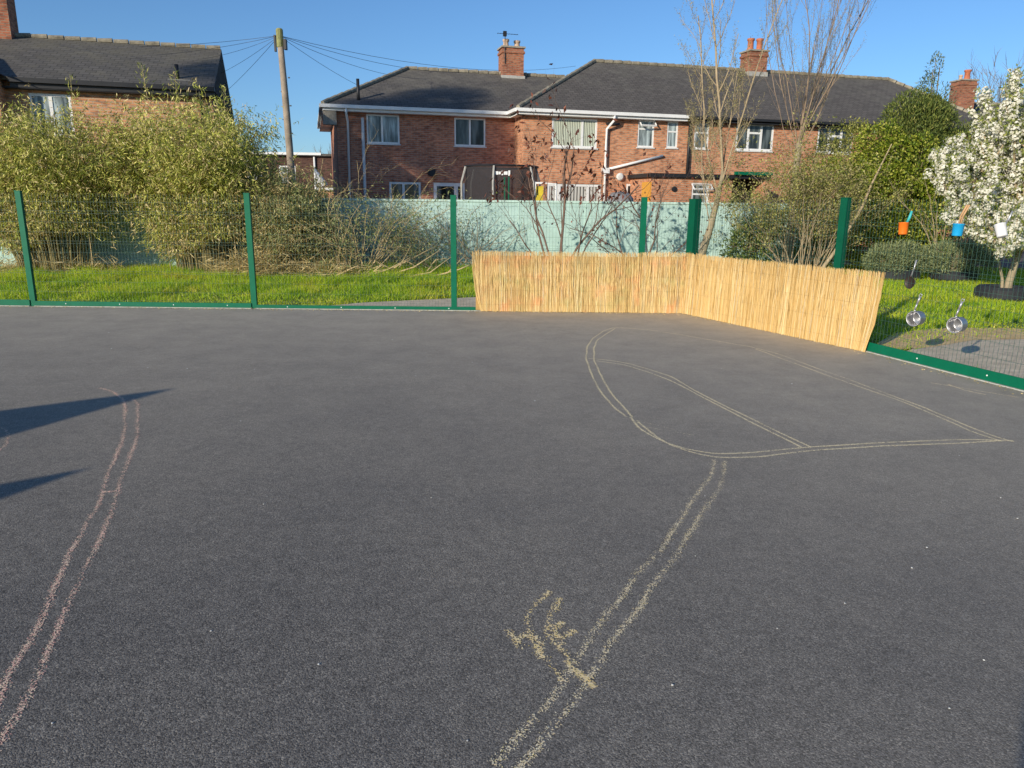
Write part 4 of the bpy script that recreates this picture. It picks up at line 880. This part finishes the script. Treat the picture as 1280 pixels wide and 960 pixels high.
# blossom tree
random.seed(71)
TB=(9.55,14.3,0)
bt=thing('blossom_tree','white flowering fruit tree growing from the black tyre planter','tree',TB)
mb=MB(); mb.tube([(0,0,0),(-.02,0,.3),(.04,0,.7),(.12,0,1.1)],[.085,.07,.065,.055],8,False); mb.tube([(-.1,.02,0),(-.14,.02,.35),(-.3,.02,.8)],[.035,.03,.02],5,False); mb.build('trunk',M['barkpale'],bt,True)
mb=MB(); FP=[];FD=[];LP=[];LD=[]
def blossom_branch(p,d,L,r,dens):
    pts=[Vector(p)]; d=Vector(d).normalized(); q=Vector(p)
    for i in range(8):
        d=(d+Vector((random.gauss(0,.09),random.gauss(0,.09),random.gauss(0,.06)+.06))).normalized(); q=q+d*L/8; pts.append(q.copy())
    mb.tube(pts,[r*(1-.75*i/8) for i in range(9)],5,False)
    for c in range(int(dens*L)):
        s=random.uniform(.22,1.0); j=min(7,int(s*8)); b=pts[j].lerp(pts[j+1],s*8-j)
        o=Vector((random.gauss(0,1),random.gauss(0,1),random.gauss(.2,1))).normalized(); cen=b+o*random.uniform(.03,.10)
        for m in range(random.randint(8,13)):
            w=Vector((random.gauss(0,1),random.gauss(0,1),random.gauss(0,1))).normalized()
            nn=(o*.7+w*.6).normalized(); FP.append((cen+w*.05)[:]); FD.append(nn[:])
        for m in range(6):
            w=Vector((random.gauss(0,1),random.gauss(0,1),random.gauss(0,1))).normalized(); LP.append((b+o*random.uniform(.02,.14))[:]); LD.append((o*.7+w*.6)[:])
    return pts
for k in range(16):
    a=R(k*137.5+20); s=random.uniform(.25,1.25)
    pts=blossom_branch((.08,0,random.uniform(.75,1.3)),(math.cos(a)*s,math.sin(a)*s*.8,random.uniform(.7,1.2)),random.uniform(1.7,2.9),.035,26)
    for m in range(7):
        j=random.randint(2,7); aa=random.uniform(0,2*PI)
        blossom_branch(pts[j],(math.cos(aa)*.7,math.sin(aa)*.6,random.uniform(.3,1.3)),random.uniform(.5,1.15),.015,40)
for (d,L) in [((-.8,-.5,-.05),1.3),((-.5,-.8,-.02),1.2),((.6,-.7,.0),1.3),((.2,-.9,.05),1.2),((-.95,.2,.05),1.6),((.9,.0,.05),1.4),((-.85,-.1,.35),2.5),((-.95,.2,.75),2.5),((-1,-.2,.5),2.3),((-.7,-.3,.1),1.7),((-.5,.1,1.1),2.4),((-.15,0,1.2),3.1),((.15,.1,1.3),3.2)]:
    pts=blossom_branch((.02,0,.95),d,L,.03,40)
    for m in range(6):
        blossom_branch(pts[random.randint(2,7)],(random.gauss(0,.5),random.gauss(0,.5),random.uniform(.3,1.2)),random.uniform(.4,.9),.012,42)
mb.build('branches',M['twig'],bt,True)
FP=np.array(FP);FD=unit(np.array(FD)); n=len(FP); A=unit(np.cross(FD,randdir(n))); B=np.cross(FD,A); rr=RNG.uniform(.018,.027,n)[:,None]
fl=np.stack([FP+(A*math.cos(2*PI*i/5)+B*math.sin(2*PI*i/5))*rr*(1.15 if i%2 else .85)+FD*.004 for i in range(5)],1)
arr_mesh('blossom',fl.reshape(-1,3),5,M['flower'],bt); arr_mesh('foliage',leaf_quads(np.array(LP),np.array(LD),RNG.uniform(.04,.08,len(LP)),RNG.uniform(.018,.03,len(LP))),4,M['bud'],bt)
print('blossom',n)
# tyres
def tyre(label,x,y,r,h):
    t=thing('tyre_planter',label,'planter',(x,y,-.03),random.uniform(0,3),'tyre planters on the lawn'); mb=MB()
    prof=[(r*.62,h*.12),(r*.64,0),(r*.9,.0),(r,.05),(r,h-.05),(r*.9,h),(r*.64,h*.97),(r*.6,h*.85),(r*.72,h*.6)]
    mb.lathe(prof,36)
    for k in range(36):
        a=2*PI*k/36; c,s=math.cos(a),math.sin(a); c2,s2=math.cos(a+.07),math.sin(a+.07); q=r+.001; q2=r+.014
        mb.add([(c*q,s*q,.06),(c2*q,s2*q,.06),(c2*q,s2*q,h-.06),(c*q,s*q,h-.06),(c*q2,s*q2,.06),(c2*q2,s2*q2,.06),(c2*q2,s2*q2,h-.06),(c*q2,s*q2,h-.06)],[(4,5,6,7),(0,4,7,3),(1,2,6,5),(2,3,7,6),(0,1,5,4)])
    mb.build('tyre',M['tyre'],t); s=MB(); s.lathe([(r*.66,h*.72),(r*.3,h*.8),(0,h*.82)],24); s.build('soil',M['earth'],t)
    return t
tyre('black tyre planter around the foot of the white blossom tree',9.45,14.3,.47,.26)
tyre('black tyre planter under the left grey green bush',9.35,18.3,.55,.26); tyre('black tyre planter under the right grey green bush',10.75,18.2,.5,.24)
leafy('evergreen_shrub','olive leafy shrub mixed with dead stalks right of the second post','shrub',(-5.05,18.0,0),[(0,0,.75,.75,.5,.75),(.6,-.1,.6,.6,.45,.6),(-.5,0,1.1,.5,.4,.6),(.2,0,1.3,.6,.4,.5)],9000,(.05,.10),(.014,.028),'olivemix',83,.7,.1,True,None,.35,'straw')
leafy('heather_bush','grey green feathery bush spilling over the left tyre near the angled fence','bush',(9.35,18.25,.1),[(0,0,.35,.8,.55,.4),(-.3,-.1,.3,.5,.4,.35)],6000,(.05,.12),(.01,.018),'heath',81,.7,.5,True,None,.4)
leafy('heather_bush','grey green feathery bush spilling over the right tyre near the lawn','bush',(10.7,18.1,.1),[(0,0,.38,.85,.55,.42),(.4,-.1,.25,.5,.4,.35)],6000,(.05,.12),(.01,.018),'heath',82,.7,.5,True,None,.4)
# far bare trees
MINR[0]=.012
def far_tree(label,loc,h,seed,r=.22,fan=.5):
    random.seed(seed); t=thing('bare_tree',label,'tree',loc); mb=MB(); tips=[]
    mb.tube([(0,0,0),(0,0,h*.3)],[r,r*.8],6,False); mb.build('trunk',M['bark'],t)
    mb=MB()
    for k in range(9):
        a=R(k*137.5); s=random.uniform(.1,.9)*fan*1.6
        grow(mb,(0,0,h*random.uniform(.2,.3)),(math.cos(a)*s,math.sin(a)*s,1),h*.55,r*.35,3,.55,4,.4,tips,4,.12,5,.55,.3)
    for i,v_ in enumerate(mb.v): pass
    mb.build('branches',M['twigfar'],t); return t
far_tree('distant rounded leafless tree above the roof at the right edge',(30.5,50,0),9.6,91)
far_tree('small distant leafless tree top between the far terrace and shaded brick house',(-14.0,62,0),5.8,92,.14)
random.seed(93)
# unseen tree added left of the playground so its crown shades the left house
lt=leafy('shade_pine','unseen bare trunked pine added to shade the left brick house','tree',(-26.5,-1.5,0),[(0,0,15.3,1.5,1.5,1.3),(-.4,.3,16.9,1.3,1.3,1.3),(.3,-.2,14.0,1.0,1.0,.8),(.7,-.9,15.8,1.,1.,1.),(-1.0,.9,15.0,1.2,1.2,1.2)],9000,(.14,.3),(.05,.09),'conifer',94,.7,0,True,None,.2)

# ------------------------------------------------------------------ things hung on the fence
ux,uy=dv.x,dv.y; nx,ny=-dv.y*-1,-dv.x      # fence direction; outward normal towards the playground
nrm=Vector((-.955,-.297,0)).normalized()
def on_fence(y): t=(FB[1]-y)/.955; return Vector((FB[0]+t*.297,y,0))
def saucepan(y,z,label,tilt):
    p=on_fence(y)+nrm*.01; t=thing('saucepan',label,'saucepan',(p.x,p.y,z),0,'aluminium pans hung on the fence')
    ax=(nrm*.94+Vector((0,-.22,-.05))).normalized(); mb=MB()
    mb.lathe([(0,.0),(.066,.0),(.076,.012),(.079,.108),(.083,.113),(.083,.117),(.076,.117),(.073,.106)],32,(0,0,0),ax); mb.build('pan_body',M['steel'],t,True)
    mb=MB(); mb.lathe([(.0735,.109),(.070,.016),(.06,.012),(.0,.012)],32,(0,0,0),ax); mb.build('pan_inside',M['steelin'],t,True)
    up=Vector((0,0,1)); s=ax.cross(up).normalized(); top=ax*.098+up*.078
    mb=MB(); d=(up+s*tilt).normalized()
    pts=[top,top+up*.02+ax*.015,top+d*.09+ax*.01,top+d*.17]
    for a,b_,w0,w1 in zip(pts[:-1],pts[1:],(.012,.009,.010),(.009,.010,.013)):
        mb.tube([a,b_],[w0,w1],8)
    hp=top+d*.182
    mb.tube([hp+(d*math.cos(q*PI/6)+s*math.sin(q*PI/6))*.016 for q in range(13)],.005,6); mb.build('handle',M['steel'],t,True)
    return t
saucepan(8.04,.50,'grey aluminium saucepan hung open side out, nearer the reed screen',-.2)
saucepan(7.54,.51,'grey aluminium saucepan hung open side out, farther right above the kick board',-.2)
p=on_fence(8.25)-nrm*.03; t=thing('frying_pan','small dark brown round frying pan hung by its handle above the saucepans','pan',(p.x,p.y,.86),0)
mb=MB(); mb.lathe([(0,0),(.055,0),(.068,.02),(.070,.024),(.065,.022),(.053,.005),(0,.005)],24,(0,0,0),nrm); mb.build('pan_body',M['pan'],t,True)
mb=MB(); mb.tube([nrm*.015+Vector((0,0,.065)),nrm*.02+Vector((.01,-.02,.13)),nrm*.02+Vector((.02,-.04,.25))],[.009,.007,.009],6); mb.build('handle',M['steel'],t,True)
def cup(y,z,mat,label,tilt,r,h,hand):
    p=on_fence(y)+nrm*.075; t=thing('hanging_cup',label,'cup',(p.x,p.y,z),0,'coloured cups hung along the fence'); mb=MB()
    s=Vector((.297,-.955,0)); ax=(Vector((0,0,1))+s*tilt-nrm*.05).normalized()
    mb.lathe([(0,-h/2),(r*.86,-h/2),(r*.9,-h/2+.008),(r,h/2-.006),(r*1.06,h/2-.004),(r*1.06,h/2+.004),(r*.95,h/2),(r*.84,-h/2+.012),(0,-h/2+.012)],24,(0,0,0),ax); mb.build('cup_body',M[mat],t,True)
    b=MB(); top=ax*(h/2)
    if hand=='strap':
        b.tube([top-nrm*.04+s*.0,top-nrm*.05+Vector((0,0,.06))+s*.02,top-nrm*.06+Vector((0,0,.13))+s*.03],[.014,.016,.012],6); b.build('strap',M['teal'],t,True)
    elif hand=='wood':
        for q in (-.012,.016): b.tube([top*-.4+s*q*.5,top+Vector((0,0,.08))+s*(q+.02),top+Vector((0,0,.19))+s*(q+.075)],[.009,.009,.010],6)
        b.build('wooden_stick',M['wood'],t,True)
    else:
        b.tube([top-nrm*.05,top-nrm*.06+Vector((0,0,.05))+s*.03,top-nrm*.07+Vector((0,0,.13))+s*.05],[.008,.012,.008],6); b.build('strap',M['steel'],t,True)
cup(8.35,1.44,'orange','orange plastic cup with a teal strap hung on the fence',-.1,.05,.125,'strap')
cup(7.68,1.45,'blue','sky blue plastic cup holding two wooden sticks on the fence',.0,.053,.118,'wood')
cup(7.22,1.46,'plastic','white plastic cup tilted on a grey strap at the right edge',-.45,.05,.12,'grey')

# ------------------------------------------------------------------ unseen posts added left of and behind the viewpoint (only their shadows reach the picture)
def pencil(x,y,h,r,tip,label):
    t=thing('shadow_post',label,'post',(x,y,0),0,'unseen posts added for their shadows'); mb=MB(); mb.lathe([(r,0),(r,h-tip),(r*.93,h-tip+.02)],20); mb.build('shaft',M['log'],t,True)
    mb=MB(); mb.lathe([(r*.93,h-tip+.02),(.02,h)],20); mb.build('pointed_top',M['wood'],t,True)
ca,sa=math.sin(SUN_AZ),math.cos(SUN_AZ); cot=1/math.tan(SUN_EL)
for (sx,sy,h,r,tip,lb) in [(-3.1,6.47,2.0,.52,.50,'tallest unseen pointed post added to cast a shadow from the left'),(-3.53,5.70,1.95,.28,.4,'middle unseen pointed post added to cast a shadow from the left'),(-2.71,4.39,1.7,.28,.30,'shortest unseen pointed post added to cast a shadow from the left')]:
    d=h*cot; pencil(sx-ca*d,sy-sa*d,h,r,tip,lb)
t=thing('shadow_post','thick unseen round post added behind the viewpoint for its shadow','post',(.425-ca*4.2,.015-sa*4.2,0),0,'unseen posts added for their shadows')
mb=MB(); mb.lathe([(.24,0),(.24,2.3),(.2,2.38),(0,2.42)],20); mb.build('shaft',M['log'],t,True)  # stands in for the shadow of the person holding the camera

# ------------------------------------------------------------------ light, sky, camera
w=bpy.data.worlds.new('World'); scene.world=w; w.use_nodes=True; nt=w.node_tree
bg=nt.nodes['Background']; sky=nt.nodes.new('ShaderNodeTexSky'); sky.sky_type='NISHITA'; sky.sun_disc=False
sky.sun_elevation=SUN_EL; sky.sun_rotation=PI+SUN_AZ; sky.altitude=50; sky.air_density=.98; sky.dust_density=.35; sky.ozone_density=6.0
nt.links.new(sky.outputs[0],bg.inputs['Color']); bg.inputs['Strength'].default_value=.148
sd=bpy.data.lights.new('sun','SUN'); sd.energy=5.0; sd.angle=R(.53); sd.color=(1,.90,.74)
so=bpy.data.objects.new('sun',sd); COL.objects.link(so)
ld=Vector((math.sin(SUN_AZ)*math.cos(SUN_EL),math.cos(SUN_AZ)*math.cos(SUN_EL),-math.sin(SUN_EL)))
so.rotation_euler=ld.to_track_quat('-Z','Y').to_euler(); so.location=(-20,-20,20)
cd=bpy.data.cameras.new('camera'); cam=bpy.data.objects.new('camera',cd); COL.objects.link(cam)
cd.sensor_width=36; cd.lens=26; cd.clip_end=2000; cd.clip_start=.05
from mathutils import Matrix
cam.matrix_world=Matrix.Translation((0,0,1.65))@Matrix.Rotation(R(90-13.6),4,'X')@Matrix.Rotation(R(.6),4,'Z')
scene.camera=cam
scene.view_settings.view_transform='Standard'; scene.view_settings.look='None'; scene.view_settings.exposure=0
scene.render.engine='CYCLES'
